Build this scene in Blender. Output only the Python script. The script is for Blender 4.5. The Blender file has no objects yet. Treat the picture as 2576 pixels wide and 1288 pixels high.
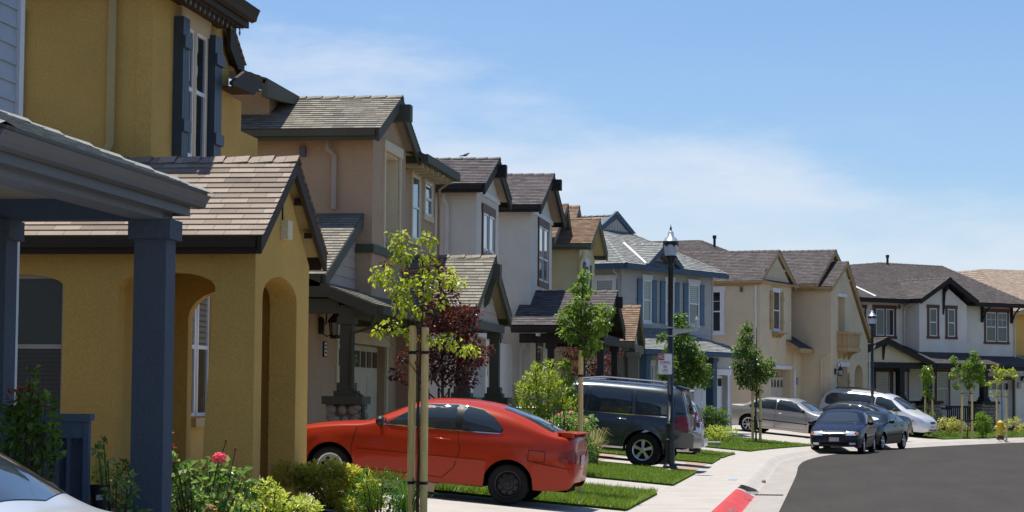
import bpy, bmesh, math, random
from mathutils import Vector, Matrix, noise, geometry
from mathutils.bvhtree import BVHTree
random.seed(11)
R = math.radians
SC = bpy.context.scene
COL = SC.collection
PI = math.pi

# ------------------------------------------------------------------ camera
# world: +Y runs along the street, +X points from the houses to the road
cd = bpy.data.cameras.new("camera"); cam = bpy.data.objects.new("camera", cd); COL.objects.link(cam)
th, pit, rol = R(8.2), math.atan(356/5600), 0.008
def st(v): return Vector((v[0]*math.cos(th)-v[1]*math.sin(th), v[0]*math.sin(th)+v[1]*math.cos(th), v[2]))
F0 = Vector((0, math.cos(pit), math.sin(pit))); R0 = Vector((1, 0, 0)); U0 = Vector((0, -math.sin(pit), math.cos(pit)))
Rv = R0*math.cos(rol)+U0*math.sin(rol); Uv = U0*math.cos(rol)-R0*math.sin(rol)
m = Matrix.Identity(4)
for i, v in enumerate((st(Rv), st(Uv), -st(F0))):
    for j in range(3): m[j][i] = v[j]
m[0][3], m[1][3], m[2][3] = 0, 0, 1.62
cam.matrix_world = m
cd.sensor_width = 36; cd.lens = 36*5600/2576; cd.clip_start = .1; cd.clip_end = 3000
SC.camera = cam
SC.view_settings.view_transform = 'Standard'; SC.view_settings.look = 'None'
SC.view_settings.exposure = 0.36; SC.view_settings.gamma = 1

# ------------------------------------------------------------------ sky and sun
SUN_EL = R(78); SUN_AZ = R(-48)          # azimuth from +Y towards +X
sund = Vector((math.sin(SUN_AZ)*math.cos(SUN_EL), math.cos(SUN_AZ)*math.cos(SUN_EL), math.sin(SUN_EL)))
W = bpy.data.worlds.new("World"); SC.world = W; W.use_nodes = True
nt = W.node_tree; nt.nodes.clear()
def N(t, typ, **k):
    n = t.nodes.new(typ)
    for a, b in k.items(): setattr(n, a, b)
    return n
out = N(nt, 'ShaderNodeOutputWorld'); bg = N(nt, 'ShaderNodeBackground'); bg.inputs[1].default_value = 0.13
sky = N(nt, 'ShaderNodeTexSky', sky_type='NISHITA', sun_disc=False)
sky.sun_elevation = SUN_EL; sky.sun_rotation = SUN_AZ
sky.air_density = 1.0; sky.dust_density = 0.3; sky.ozone_density = 2.2; sky.altitude = 0
tc = N(nt, 'ShaderNodeTexCoord')
mp = N(nt, 'ShaderNodeMapping'); mp.inputs['Scale'].default_value = (2.2, 2.2, 13); mp.inputs['Rotation'].default_value = (0.12, -0.35, 0.3)
nz = N(nt, 'ShaderNodeTexNoise'); nz.inputs['Scale'].default_value = 1.25; nz.inputs['Detail'].default_value = 9; nz.inputs['Roughness'].default_value = .58; nz.inputs['Distortion'].default_value = .7
rp = N(nt, 'ShaderNodeValToRGB'); rp.color_ramp.elements[0].position = .36; rp.color_ramp.elements[0].color = (.4, .4, .4, 1)
rp.color_ramp.elements[1].position = .66; rp.color_ramp.elements[1].color = (1, 1, 1, 1)
mx = N(nt, 'ShaderNodeMix', data_type='RGBA'); mx.inputs['B'].default_value = (4.75, 5.05, 5.6, 1)
L = nt.links.new
L(tc.outputs['Generated'], mp.inputs[0]); L(mp.outputs[0], nz.inputs['Vector']); L(nz.outputs[0], rp.inputs[0])
# thin cirrus bank: cloud lies below a slanting ragged edge that sinks to the right
sx = N(nt, 'ShaderNodeSeparateXYZ'); L(tc.outputs['Generated'], sx.inputs[0])
dt = N(nt, 'ShaderNodeVectorMath', operation='DOT_PRODUCT'); dt.inputs[1].default_value = (math.cos(th), math.sin(th), 0); L(tc.outputs['Generated'], dt.inputs[0])
e1 = N(nt, 'ShaderNodeMath', operation='MULTIPLY_ADD'); e1.inputs[1].default_value = .2; L(dt.outputs['Value'], e1.inputs[0]); L(sx.outputs[2], e1.inputs[2])
mp2 = N(nt, 'ShaderNodeMapping'); mp2.inputs['Scale'].default_value = (5, 5, 16); mp2.inputs['Rotation'].default_value = (0, -.2, 0); L(tc.outputs['Generated'], mp2.inputs[0])
n2 = N(nt, 'ShaderNodeTexNoise'); n2.inputs['Scale'].default_value = 1.6; n2.inputs['Detail'].default_value = 8; n2.inputs['Roughness'].default_value = .6; L(mp2.outputs[0], n2.inputs['Vector'])
e2 = N(nt, 'ShaderNodeMath', operation='MULTIPLY_ADD'); e2.inputs[1].default_value = .14; L(n2.outputs[0], e2.inputs[0]); L(e1.outputs[0], e2.inputs[2])
mr0 = N(nt, 'ShaderNodeMapRange', interpolation_type='SMOOTHSTEP'); mr0.inputs['From Min'].default_value = .225; mr0.inputs['From Max'].default_value = .165; mr0.inputs['To Min'].default_value = 0.04; mr0.inputs['To Max'].default_value = 1.0; L(e2.outputs[0], mr0.inputs['Value'])
mk = N(nt, 'ShaderNodeMath', operation='MULTIPLY'); L(mr0.outputs[0], mk.inputs[0]); L(rp.outputs[0], mk.inputs[1])
hs = N(nt, 'ShaderNodeMix', data_type='RGBA', blend_type='MULTIPLY'); hs.inputs['Factor'].default_value = 1; hs.inputs['B'].default_value = (.565, .66, .80, 1)
L(sky.outputs[0], hs.inputs['A'])
L(mk.outputs[0], mx.inputs['Factor']); L(hs.outputs['Result'], mx.inputs['A']); L(mx.outputs['Result'], bg.inputs[0]); L(bg.outputs[0], out.inputs[0])
sl = bpy.data.lights.new("sun", 'SUN'); so = bpy.data.objects.new("sun", sl); COL.objects.link(so)
sl.energy = 5.0; sl.angle = R(.5); sl.color = (1, .955, .88)
so.rotation_euler = (-sund).to_track_quat('-Z', 'Y').to_euler(); so.location = (0, 40, 40)

# ------------------------------------------------------------------ materials
MATS = {}
def mat(name, col, rough=.7, spec=.4, metal=0, var=.12, vs=3., bump=0., bs=60., bd=.004, coat=0, fine=0, fs=80, trans=None, stretch=None):
    if name in MATS: return MATS[name]
    M = bpy.data.materials.new(name); M.use_nodes = True; t = M.node_tree; b = t.nodes['Principled BSDF']; MATS[name] = M
    b.inputs['Roughness'].default_value = rough; b.inputs['Specular IOR Level'].default_value = spec; b.inputs['Metallic'].default_value = metal
    b.inputs['Coat Weight'].default_value = coat; b.inputs['Coat Roughness'].default_value = .1
    c = (*col, 1); b.inputs['Base Color'].default_value = c
    tc = N(t, 'ShaderNodeTexCoord'); src = tc.outputs['Object']
    if stretch:
        mp = N(t, 'ShaderNodeMapping'); mp.inputs['Scale'].default_value = stretch; t.links.new(src, mp.inputs[0]); src = mp.outputs[0]
    last = None
    if var:
        n = N(t, 'ShaderNodeTexNoise'); n.inputs['Scale'].default_value = vs; n.inputs['Detail'].default_value = 6; n.inputs['Roughness'].default_value = .65
        t.links.new(src, n.inputs['Vector'])
        mr = N(t, 'ShaderNodeMapRange'); mr.inputs['From Min'].default_value = .25; mr.inputs['From Max'].default_value = .75
        mr.inputs['To Min'].default_value = 1-var; mr.inputs['To Max'].default_value = 1+var
        t.links.new(n.outputs[0], mr.inputs['Value']); last = mr.outputs[0]
    if fine:
        n2 = N(t, 'ShaderNodeTexNoise'); n2.inputs['Scale'].default_value = fs; n2.inputs['Detail'].default_value = 3
        t.links.new(src, n2.inputs['Vector'])
        mr2 = N(t, 'ShaderNodeMapRange'); mr2.inputs['From Min'].default_value = .25; mr2.inputs['From Max'].default_value = .75
        mr2.inputs['To Min'].default_value = 1-fine; mr2.inputs['To Max'].default_value = 1+fine
        t.links.new(n2.outputs[0], mr2.inputs['Value'])
        if last is None: last = mr2.outputs[0]
        else:
            mm = N(t, 'ShaderNodeMath', operation='MULTIPLY'); t.links.new(last, mm.inputs[0]); t.links.new(mr2.outputs[0], mm.inputs[1]); last = mm.outputs[0]
    if last is not None:
        vm = N(t, 'ShaderNodeVectorMath', operation='SCALE'); vm.inputs[0].default_value = col; t.links.new(last, vm.inputs['Scale'])
        t.links.new(vm.outputs[0], b.inputs['Base Color'])
    if bump:
        n3 = N(t, 'ShaderNodeTexNoise'); n3.inputs['Scale'].default_value = bs; n3.inputs['Detail'].default_value = 4
        t.links.new(src, n3.inputs['Vector'])
        bp = N(t, 'ShaderNodeBump'); bp.inputs['Strength'].default_value = bump; bp.inputs['Distance'].default_value = bd
        t.links.new(n3.outputs[0], bp.inputs['Height']); t.links.new(bp.outputs[0], b.inputs['Normal'])
    return M
def stucco(name, col): return mat(name, col, rough=.92, spec=.15, var=.10, vs=1.1, bump=.6, bs=28, bd=.014, fine=.12, fs=36)
def paint(name, col, rough=.65): return mat(name, col, rough=rough, spec=.18, var=.08, vs=2.2, fine=.04, fs=30)
def shingle(name, c1, c2, w=.31, h=.14):
    c2 = tuple(a*.25+b*.75 for a, b in zip(c1, c2))
    M = bpy.data.materials.new(name); M.use_nodes = True; t = M.node_tree; b = t.nodes['Principled BSDF']; MATS[name] = M
    b.inputs['Roughness'].default_value = .95; b.inputs['Specular IOR Level'].default_value = .15
    uv = N(t, 'ShaderNodeUVMap')
    br = N(t, 'ShaderNodeTexBrick'); br.offset = .5; br.squash = 1
    br.inputs['Scale'].default_value = 1; br.inputs['Brick Width'].default_value = w; br.inputs['Row Height'].default_value = h
    br.inputs['Mortar Size'].default_value = .005; br.inputs['Mortar Smooth'].default_value = .2; br.inputs['Bias'].default_value = 0
    br.inputs['Color1'].default_value = (*c1, 1); br.inputs['Color2'].default_value = (*c2, 1); br.inputs['Mortar'].default_value = (*[x*.45 for x in c1], 1)
    t.links.new(uv.outputs[0], br.inputs['Vector'])
    n = N(t, 'ShaderNodeTexNoise'); n.inputs['Scale'].default_value = 75; n.inputs['Detail'].default_value = 4; t.links.new(uv.outputs[0], n.inputs['Vector'])
    n2 = N(t, 'ShaderNodeTexNoise'); n2.inputs['Scale'].default_value = 1.1; n2.inputs['Detail'].default_value = 5; t.links.new(uv.outputs[0], n2.inputs['Vector'])
    a = N(t, 'ShaderNodeMapRange'); a.inputs['From Min'].default_value = .3; a.inputs['From Max'].default_value = .7; a.inputs['To Min'].default_value = .72; a.inputs['To Max'].default_value = 1.28
    t.links.new(n.outputs[0], a.inputs['Value'])
    a2 = N(t, 'ShaderNodeMapRange'); a2.inputs['From Min'].default_value = .3; a2.inputs['From Max'].default_value = .7; a2.inputs['To Min'].default_value = .86; a2.inputs['To Max'].default_value = 1.14
    t.links.new(n2.outputs[0], a2.inputs['Value'])
    mm = N(t, 'ShaderNodeMath', operation='MULTIPLY'); t.links.new(a.outputs[0], mm.inputs[0]); t.links.new(a2.outputs[0], mm.inputs[1])
    vm = N(t, 'ShaderNodeVectorMath', operation='SCALE'); t.links.new(br.outputs[0], vm.inputs[0]); t.links.new(mm.outputs[0], vm.inputs['Scale'])
    t.links.new(vm.outputs[0], b.inputs['Base Color'])
    bp = N(t, 'ShaderNodeBump'); bp.inputs['Strength'].default_value = .5; bp.inputs['Distance'].default_value = .004
    t.links.new(n.outputs[0], bp.inputs['Height']); t.links.new(bp.outputs[0], b.inputs['Normal'])
    return M
def leafmat(name, ca, cb, tr=.45, gloss=.35):
    M = bpy.data.materials.new(name); M.use_nodes = True; t = M.node_tree; b = t.nodes['Principled BSDF']; MATS[name] = M
    b.inputs['Roughness'].default_value = gloss; b.inputs['Specular IOR Level'].default_value = .45
    g = N(t, 'ShaderNodeNewGeometry'); mx = N(t, 'ShaderNodeMix', data_type='RGBA')
    mx.inputs['A'].default_value = (*ca, 1); mx.inputs['B'].default_value = (*cb, 1)
    t.links.new(g.outputs['Random Per Island'], mx.inputs['Factor']); t.links.new(mx.outputs['Result'], b.inputs['Base Color'])
    tl = N(t, 'ShaderNodeBsdfTranslucent'); hs = N(t, 'ShaderNodeHueSaturation'); hs.inputs['Value'].default_value = 2.3; hs.inputs['Saturation'].default_value = 1.1
    t.links.new(mx.outputs['Result'], hs.inputs['Color']); t.links.new(hs.outputs[0], tl.inputs[0])
    ms = N(t, 'ShaderNodeMixShader'); ms.inputs[0].default_value = tr
    o = t.nodes['Material Output']; t.links.new(b.outputs[0], ms.inputs[1]); t.links.new(tl.outputs[0], ms.inputs[2]); t.links.new(ms.outputs[0], o.inputs[0])
    return M
def glassmat(name, col, rough=.03, blind=None, pitch=.06):
    M = bpy.data.materials.new(name); M.use_nodes = True; t = M.node_tree; b = t.nodes['Principled BSDF']; MATS[name] = M
    b.inputs['Base Color'].default_value = (*col, 1); b.inputs['Roughness'].default_value = rough; b.inputs['Specular IOR Level'].default_value = .6
    b.inputs['Coat Weight'].default_value = .4; b.inputs['Coat Roughness'].default_value = .02
    tc = N(t, 'ShaderNodeTexCoord')
    if blind:
        sp = N(t, 'ShaderNodeSeparateXYZ'); t.links.new(tc.outputs['Object'], sp.inputs[0])
        dv = N(t, 'ShaderNodeMath', operation='DIVIDE'); dv.inputs[1].default_value = pitch; t.links.new(sp.outputs[2], dv.inputs[0])
        fr = N(t, 'ShaderNodeMath', operation='FRACT'); t.links.new(dv.outputs[0], fr.inputs[0])
        gt = N(t, 'ShaderNodeMath', operation='GREATER_THAN'); gt.inputs[1].default_value = .3; t.links.new(fr.outputs[0], gt.inputs[0])
        mx = N(t, 'ShaderNodeMix', data_type='RGBA'); mx.inputs['A'].default_value = (*[c*.35 for c in blind], 1); mx.inputs['B'].default_value = (*blind, 1)
        t.links.new(gt.outputs[0], mx.inputs['Factor']); t.links.new(mx.outputs['Result'], b.inputs['Base Color'])
    n = N(t, 'ShaderNodeTexNoise'); n.inputs['Scale'].default_value = 1.5; t.links.new(tc.outputs['Object'], n.inputs['Vector'])
    bp = N(t, 'ShaderNodeBump'); bp.inputs['Strength'].default_value = .08; bp.inputs['Distance'].default_value = .05
    t.links.new(n.outputs[0], bp.inputs['Height']); t.links.new(bp.outputs[0], b.inputs['Normal'])
    return M
def carpaint(name, col, metal=.0, rough=.32, spec=.3, coat=.6): return mat(name, col, rough=rough, spec=spec, metal=metal, var=.03, vs=2, coat=coat)

YEL = stucco('yellow_stucco', (.61, .385, .11)); YELT = paint('tan_trim', (.50, .38, .17))
WH8 = stucco('white_stucco', (.80, .72, .60))
BRN = stucco('brown_stucco', (.49, .34, .215)); BRNT = stucco('cream_trim', (.72, .62, .42))
WHT = stucco('pale_stucco', (.70, .635, .53)); TAN = stucco('tan_stucco', (.69, .555, .365))
GRY = paint('grey_siding_paint', (.40, .385, .37)); PYE = paint('pale_yellow_siding_paint', (.68, .60, .35))
BLG = paint('blue_grey_siding_paint', (.49, .455, .41)); SIDB = paint('beige_siding_paint', (.44, .35, .275))
NAVY = stucco('blue_stucco', (.098, .12, .152)); NAVYP = paint('blue_rail_paint', (.10, .14, .20))
GRF = paint('grey_gutter_paint', (.115, .125, .135), .5); CEIL = paint('porch_ceiling_paint', (.48, .43, .35))
DBR = paint('dark_brown_trim', (.045, .033, .022)); OLV = paint('olive_trim', (.088, .088, .062)); CHA = paint('charcoal_trim', (.032, .027, .025))
RBR = mat('red_brown_wood', (.125, .055, .03), rough=.6, var=.2, vs=6, stretch=(8, 8, 1)); SLB = paint('slate_blue_trim', (.075, .115, .165)); CRM = paint('white_trim', (.74, .74, .72))
OGR = paint('grey_olive_trim', (.13, .13, .095)); TANT = paint('tan_wood_trim', (.46, .31, .155)); VIN = paint('white_vinyl', (.80, .80, .79), .35)
SHB = shingle('brown_shingles', (.35, .288, .232), (.16, .124, .098)); SHG = shingle('grey_green_shingles', (.29, .265, .215), (.115, .112, .10), .19)
SHC = shingle('charcoal_shingles', (.155, .138, .134), (.062, .056, .058), .19); SHBR = shingle('dark_brown_shingles', (.27, .185, .125), (.11, .072, .052), .19)
SHGB = shingle('blue_grey_shingles', (.30, .305, .285), (.13, .14, .138), .19); SHK = shingle('grey_brown_shingles', (.135, .118, .112), (.066, .058, .056), .19); SHT = shingle('tan_shingles', (.42, .335, .26), (.25, .19, .145), .19)
GLS = glassmat('window_glass', (.018, .022, .024)); GLB = glassmat('blind_glass', (.1, .1, .1), blind=(.20, .225, .20), pitch=.075); GLG = glassmat('green_glass', (.03, .045, .038))
GLBD = glassmat('dark_blind_glass', (.1, .1, .1), blind=(.03, .032, .028), pitch=.05)
CARG = glassmat('car_glass', (.03, .042, .05), rough=.02)
BLK = mat('black_iron', (.012, .012, .013), rough=.45, spec=.5, var=.1); RUB = mat('tyre_rubber', (.013, .013, .013), rough=.85, spec=.2, var=.2, vs=12)
ALU = mat('bright_alloy', (.55, .55, .56), rough=.3, metal=.85, var=.06); CHR = mat('chrome', (.75, .75, .76), rough=.08, metal=1, var=0)
DRK = mat('dark_underside', (.008, .008, .008), rough=.9, spec=.1, var=0); BPL = mat('black_plastic', (.014, .014, .015), rough=.5, var=.1)
WOODS = mat('lodgepole_stake', (.78, .57, .23), rough=.8, var=.25, vs=5, stretch=(4, 4, .6), bump=.3, bs=20)
BARK = mat('bark', (.075, .055, .042), rough=.9, var=.35, vs=14, bump=.5, bs=40)
CONC = mat('concrete', (.405, .372, .334), rough=.85, spec=.2, var=.12, vs=1.4, fine=.05, fs=45, bump=.15, bs=90, bd=.003)
GUTC = mat('gutter_concrete', (.33, .302, .272), rough=.85, spec=.2, var=.13, vs=1.3, fine=.07, fs=25, bump=.15, bs=80, bd=.003, stretch=(1, .25, 1))
ASPH = mat('asphalt', (.051, .046, .041), rough=.95, spec=.1, var=.16, vs=.9, fine=.2, fs=40, bump=.5, bs=150, bd=.006, stretch=(1, .22, 1))
SOIL = mat('bark_mulch', (.075, .052, .036), rough=1, spec=.1, var=.4, vs=7, bump=.8, bs=30, bd=.03)
DRYG = mat('dry_ground', (.16, .14, .10), rough=1, spec=.1, var=.2, vs=.1)
TURF = mat('turf_base', (.045, .085, .012), rough=1, spec=.1, var=.3, vs=6, bump=.8, bs=40, bd=.02)
BRICK = mat('brick_band', (.36, .235, .18), rough=.9, var=.2, vs=9)
COBB = mat('river_cobble', (.30, .255, .205), rough=.8, var=.35, vs=3.2, bump=.25, bs=25); MORT = mat('mortar', (.17, .15, .13), rough=1, var=.2)
REDP = mat('red_kerb_paint', (.46, .045, .045), rough=.8, var=.25, vs=2.2, fine=.12, fs=14, bump=.2, bs=60)
# ------------------------------------------------------------------ mesh helpers
class MB:
    def __init__(s): s.v = []; s.f = []; s.mi = []; s.uv = []; s.m = 0
    def poly(s, pts, uv=None):
        b = len(s.v); s.v += [tuple(p) for p in pts]; s.f.append(tuple(range(b, b+len(pts)))); s.mi.append(s.m); s.uv.append(uv)
        return s
    def box(s, x0, x1, y0, y1, z0, z1):
        b = len(s.v)
        s.v += [(x, y, z) for z in (z0, z1) for y in (y0, y1) for x in (x0, x1)]
        for q in ((0, 2, 3, 1), (4, 5, 7, 6), (0, 1, 5, 4), (2, 6, 7, 3), (0, 4, 6, 2), (1, 3, 7, 5)):
            s.f.append(tuple(b+i for i in q)); s.mi.append(s.m); s.uv.append(None)
        return s
    def prism(s, pts, fn, d0, d1):
        """convex or concave 2-D outline extruded between depths d0 and d1 through fn(a, b, d)"""
        n = len(pts); b = len(s.v)
        s.v += [fn(a, c, d0) for a, c in pts]+[fn(a, c, d1) for a, c in pts]
        fs = [tuple(range(b+n-1, b-1, -1)), tuple(range(b+n, b+2*n))]+[(b+i, b+(i+1) % n, b+n+(i+1) % n, b+n+i) for i in range(n)]
        for q in fs: s.f.append(q); s.mi.append(s.m); s.uv.append(None)
        return s
    def panel(s, outer, holes, fn, d0, d1):
        """outline with holes, thickness d0..d1, reveals included"""
        bm = bmesh.new(); es = []; loops = [outer]+holes
        for lp in loops:
            vs = [bm.verts.new((a, c, 0)) for a, c in lp]
            for i in range(len(vs)): es.append(bm.edges.new((vs[i], vs[(i+1) % len(vs)])))
        bmesh.ops.triangle_fill(bm, use_beauty=True, edges=es)
        bm.verts.index_update(); vv = [(v.co.x, v.co.y) for v in bm.verts]; ff = [[v.index for v in f.verts] for f in bm.faces]; bm.free()
        for d in (d0, d1):
            b = len(s.v); s.v += [fn(a, c, d) for a, c in vv]
            for f in ff: s.f.append(tuple(b+i for i in f)); s.mi.append(s.m); s.uv.append(None)
        for lp in loops:
            n = len(lp)
            for i in range(n):
                (a, c), (e, g) = lp[i], lp[(i+1) % n]
                s.poly([fn(a, c, d0), fn(e, g, d0), fn(e, g, d1), fn(a, c, d1)])
        return s
    def tube(s, pts, r, n=8, cap=True):
        pts = [Vector(p) for p in pts]; rs = r if isinstance(r, (list, tuple)) else [r]*len(pts); b = len(s.v); up = None
        for i, p in enumerate(pts):
            d = (pts[min(i+1, len(pts)-1)]-pts[max(i-1, 0)]).normalized()
            a = d.cross(Vector((0, 0, 1)) if abs(d.z) < .9 else Vector((1, 0, 0))).normalized() if up is None else (up-d*up.dot(d)).normalized()
            up = a; c = d.cross(a)
            for k in range(n):
                t = 2*PI*k/n; s.v.append(tuple(p+(a*math.cos(t)+c*math.sin(t))*rs[i]))
        for i in range(len(pts)-1):
            for k in range(n):
                s.f.append((b+i*n+k, b+i*n+(k+1) % n, b+(i+1)*n+(k+1) % n, b+(i+1)*n+k)); s.mi.append(s.m); s.uv.append(None)
        if cap:
            s.f.append(tuple(b+k for k in range(n))); s.f.append(tuple(b+(len(pts)-1)*n+k for k in range(n))); s.mi += [s.m]*2; s.uv += [None]*2
        return s
    def lathe(s, c, prof, n=16, ax='z', cap=True):
        b = len(s.v); c = Vector(c)
        for r, h in prof:
            for k in range(n):
                t = 2*PI*k/n; p = (r*math.cos(t), r*math.sin(t), h)
                if ax == 'y': p = (p[0], p[2], p[1])
                if ax == 'x': p = (p[2], p[0], p[1])
                s.v.append(tuple(c+Vector(p)))
        for i in range(len(prof)-1):
            for k in range(n):
                s.f.append((b+i*n+k, b+i*n+(k+1) % n, b+(i+1)*n+(k+1) % n, b+(i+1)*n+k)); s.mi.append(s.m); s.uv.append(None)
        if cap: s.f.append(tuple(b+k for k in range(n))); s.f.append(tuple(b+(len(prof)-1)*n+k for k in range(n))); s.mi += [s.m]*2; s.uv += [None]*2
        return s
    def courses(s, pts, pitch=.14, th=.014, jit=True):
        """flat convex face laid as overlapping courses (shingles or lap siding)"""
        P = [Vector(p) for p in pts]; n = Vector((0, 0, 0))
        for i in range(len(P)): n += (P[i]-P[0]).cross(P[(i+1) % len(P)]-P[0])
        n.normalize()
        h = Vector((0, 0, 1)).cross(n).normalized(); up = n.cross(h)
        if up.z < 0: up = -up; h = -h
        o = min(P, key=lambda p: p.dot(up)); q = [((p-o).dot(h), (p-o).dot(up)) for p in P]
        V = max(v for u, v in q); k = 0
        def clip(pl, lim, sgn):
            r = []
            for i in range(len(pl)):
                a, c = pl[i], pl[(i+1) % len(pl)]; ia = sgn*(a[1]-lim) >= -1e-9; ic = sgn*(c[1]-lim) >= -1e-9
                if ia: r.append(a)
                if ia != ic:
                    t = (lim-a[1])/(c[1]-a[1]); r.append((a[0]+(c[0]-a[0])*t, lim))
            return r
        while k*pitch < V-1e-4:
            v0, v1 = k*pitch, min((k+1)*pitch, V); pl = clip(clip(q, v0, 1), v1, -1)
            if len(pl) >= 3:
                ro = random.uniform(0, 3) if jit else 0
                f = lambda u, v: o+h*u+up*v+n*(th*(1-(v-v0)/pitch)+.003)
                s.poly([f(u, v) for u, v in pl], [(u+ro, (k+min(.995, max(.005, (v-v0)/pitch)))*.14) for u, v in pl])
                lo = sorted([u for u, v in pl if abs(v-v0) < 1e-6])
                if len(lo) >= 2:
                    a, c = lo[0], lo[-1]; s.poly([f(a, v0), f(c, v0), o+h*c+up*v0, o+h*a+up*v0], [(a, v0), (c, v0), (c, v0), (a, v0)])
            k += 1
        return s
    def slab(s, pts, t):
        """plate of thickness t under a planar polygon"""
        P = [Vector(p) for p in pts]; n = (P[1]-P[0]).cross(P[2]-P[0]).normalized()
        if n.z < 0: n = -n
        Q = [p-n*t for p in P]; s.poly(P); s.poly(Q[::-1])
        for i in range(len(P)): s.poly([P[i], P[(i+1) % len(P)], Q[(i+1) % len(P)], Q[i]])
        return s
    def build(s, name, mats, parent=None, off=(0, 0, 0), smooth=False, weld=False):
        me = bpy.data.meshes.new(name); ox, oy, oz = off
        me.from_pydata([(x-ox, y-oy, z-oz) for x, y, z in s.v], [], s.f)
        if not isinstance(mats, (list, tuple)): mats = [mats]
        for mm in mats: me.materials.append(mm)
        me.polygons.foreach_set('material_index', s.mi)
        if any(u is not None for u in s.uv):
            ul = me.uv_layers.new(name='UVMap'); i = 0
            for p, u in zip(me.polygons, s.uv):
                for j in range(p.loop_total):
                    ul.data[p.loop_start+j].uv = u[j] if u else (0, 0)
        if weld:
            bm = bmesh.new(); bm.from_mesh(me); bmesh.ops.remove_doubles(bm, verts=bm.verts, dist=1e-5); bmesh.ops.recalc_face_normals(bm, faces=bm.faces); bm.to_mesh(me); bm.free()
        if smooth: me.polygons.foreach_set('use_smooth', [True]*len(me.polygons))
        me.update()
        o = bpy.data.objects.new(name, me); COL.objects.link(o)
        if parent is not None: o.parent = parent
        return o
def tag(o, label=None, cat=None, group=None, kind=None):
    if label: o['label'] = label
    if cat: o['category'] = cat
    if group: o['group'] = group
    if kind: o['kind'] = kind
    return o
def thing(name, loc, label, cat, rz=0, group=None):
    o = bpy.data.objects.new(name, None); COL.objects.link(o); o.location = loc; o.rotation_euler = (0, 0, rz); o.empty_display_size = .3
    return tag(o, label, cat, group)
def kids(o): return [c for c in COL.objects if c.parent == o]
def arch(a0, a1, zb, zs, zt, n=10):
    """door-like outline with a segmental arch: spring height zs, crown zt"""
    c = (a0+a1)/2; w = (a1-a0)/2; p = [(a0, zb), (a1, zb)]
    for i in range(n+1):
        t = PI*i/n; p.append((c+w*math.cos(t), zs+(zt-zs)*math.sin(t)))
    return p
def ico(mb, c, r, sq=(1, 1, 1), sub=1, rough=.0):
    bm = bmesh.new(); bmesh.ops.create_icosphere(bm, subdivisions=sub, radius=1); b = len(mb.v)
    for v in bm.verts:
        k = 1+rough*noise.noise(v.co*1.7+Vector(c)*3)
        mb.v.append((c[0]+v.co.x*r*sq[0]*k, c[1]+v.co.y*r*sq[1]*k, c[2]+v.co.z*r*sq[2]*k))
    bm.verts.index_update()
    for f in bm.faces: mb.f.append(tuple(b+v.index for v in f.verts)); mb.mi.append(mb.m); mb.uv.append(None)
    bm.free()
def text_mesh(name, txt, size, mt, parent, loc, rot, sx=1, align='CENTER'):
    c = bpy.data.curves.new(name, 'FONT'); c.body = txt; c.size = size; c.align_x = align; c.align_y = 'CENTER'; c.extrude = .002
    t = bpy.data.objects.new(name, c); COL.objects.link(t)
    dg = bpy.context.evaluated_depsgraph_get(); me = bpy.data.meshes.new_from_object(t.evaluated_get(dg)); bpy.data.objects.remove(t)
    for v in me.vertices: v.co.x *= sx
    me.materials.clear(); me.materials.append(mt); me.name = name
    o = bpy.data.objects.new(name, me); COL.objects.link(o); o.parent = parent; o.location = loc; o.rotation_euler = rot
    return o

# ------------------------------------------------------------------ street path and ground
CTRL = [(-.85, -80), (-.85, -20), (-.85, 20), (-.85, 50), (-.9, 60), (-.72, 66), (-.1, 72), (1.15, 78), (2.95, 84.5), (5.3, 91.2), (8.2, 98), (12.2, 105.5), (17.5, 112.5), (25, 119), (36, 124.5), (60, 131), (100, 138), (140, 142)]
def catmull(P, n=12):
    r = []
    for i in range(1, len(P)-2):
        a, b, c, d = [Vector(p) for p in P[i-1:i+3]]
        for k in range(n):
            t = k/n; r.append(.5*((2*b)+(c-a)*t+(2*a-5*b+4*c-d)*t*t+(3*b-a-3*c+d)*t**3))
    return r
PATH = catmull(CTRL); CUM = [PATH[0].y]
for i in range(1, len(PATH)): CUM.append(CUM[-1]+(PATH[i]-PATH[i-1]).length)
def at(s, d):
    """point at arc length s along the asphalt edge, d metres towards the houses"""
    i = 0
    while i < len(CUM)-2 and CUM[i+1] < s: i += 1
    t = (s-CUM[i])/(CUM[i+1]-CUM[i]); p = PATH[i].lerp(PATH[i+1], t)
    def tang(j): j = max(1, min(len(PATH)-2, j)); return (PATH[j+1]-PATH[j-1]).normalized()
    g = tang(i).lerp(tang(i+1), t).normalized()
    return Vector((p.x-g.y*d, p.y+g.x*d))
def sd(x, y):
    best = (1e9, 0, 0); p = Vector((x, y))
    for i in range(len(PATH)-1):
        a, b = PATH[i], PATH[i+1]; e = b-a; t = max(0, min(1, (p-a).dot(e)/e.length_squared)); q = a+e*t; l = (p-q).length
        if l < best[0]: best = (l, CUM[i]+t*e.length, math.copysign(1, e.x*(p.y-a.y)-e.y*(p.x-a.x)))
    return best[1], best[0]*best[2]
def gz(d): return .085*max(0, min(6.6, d-2.1))
def gxy(x, y): return gz(sd(x, y)[1])
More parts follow.
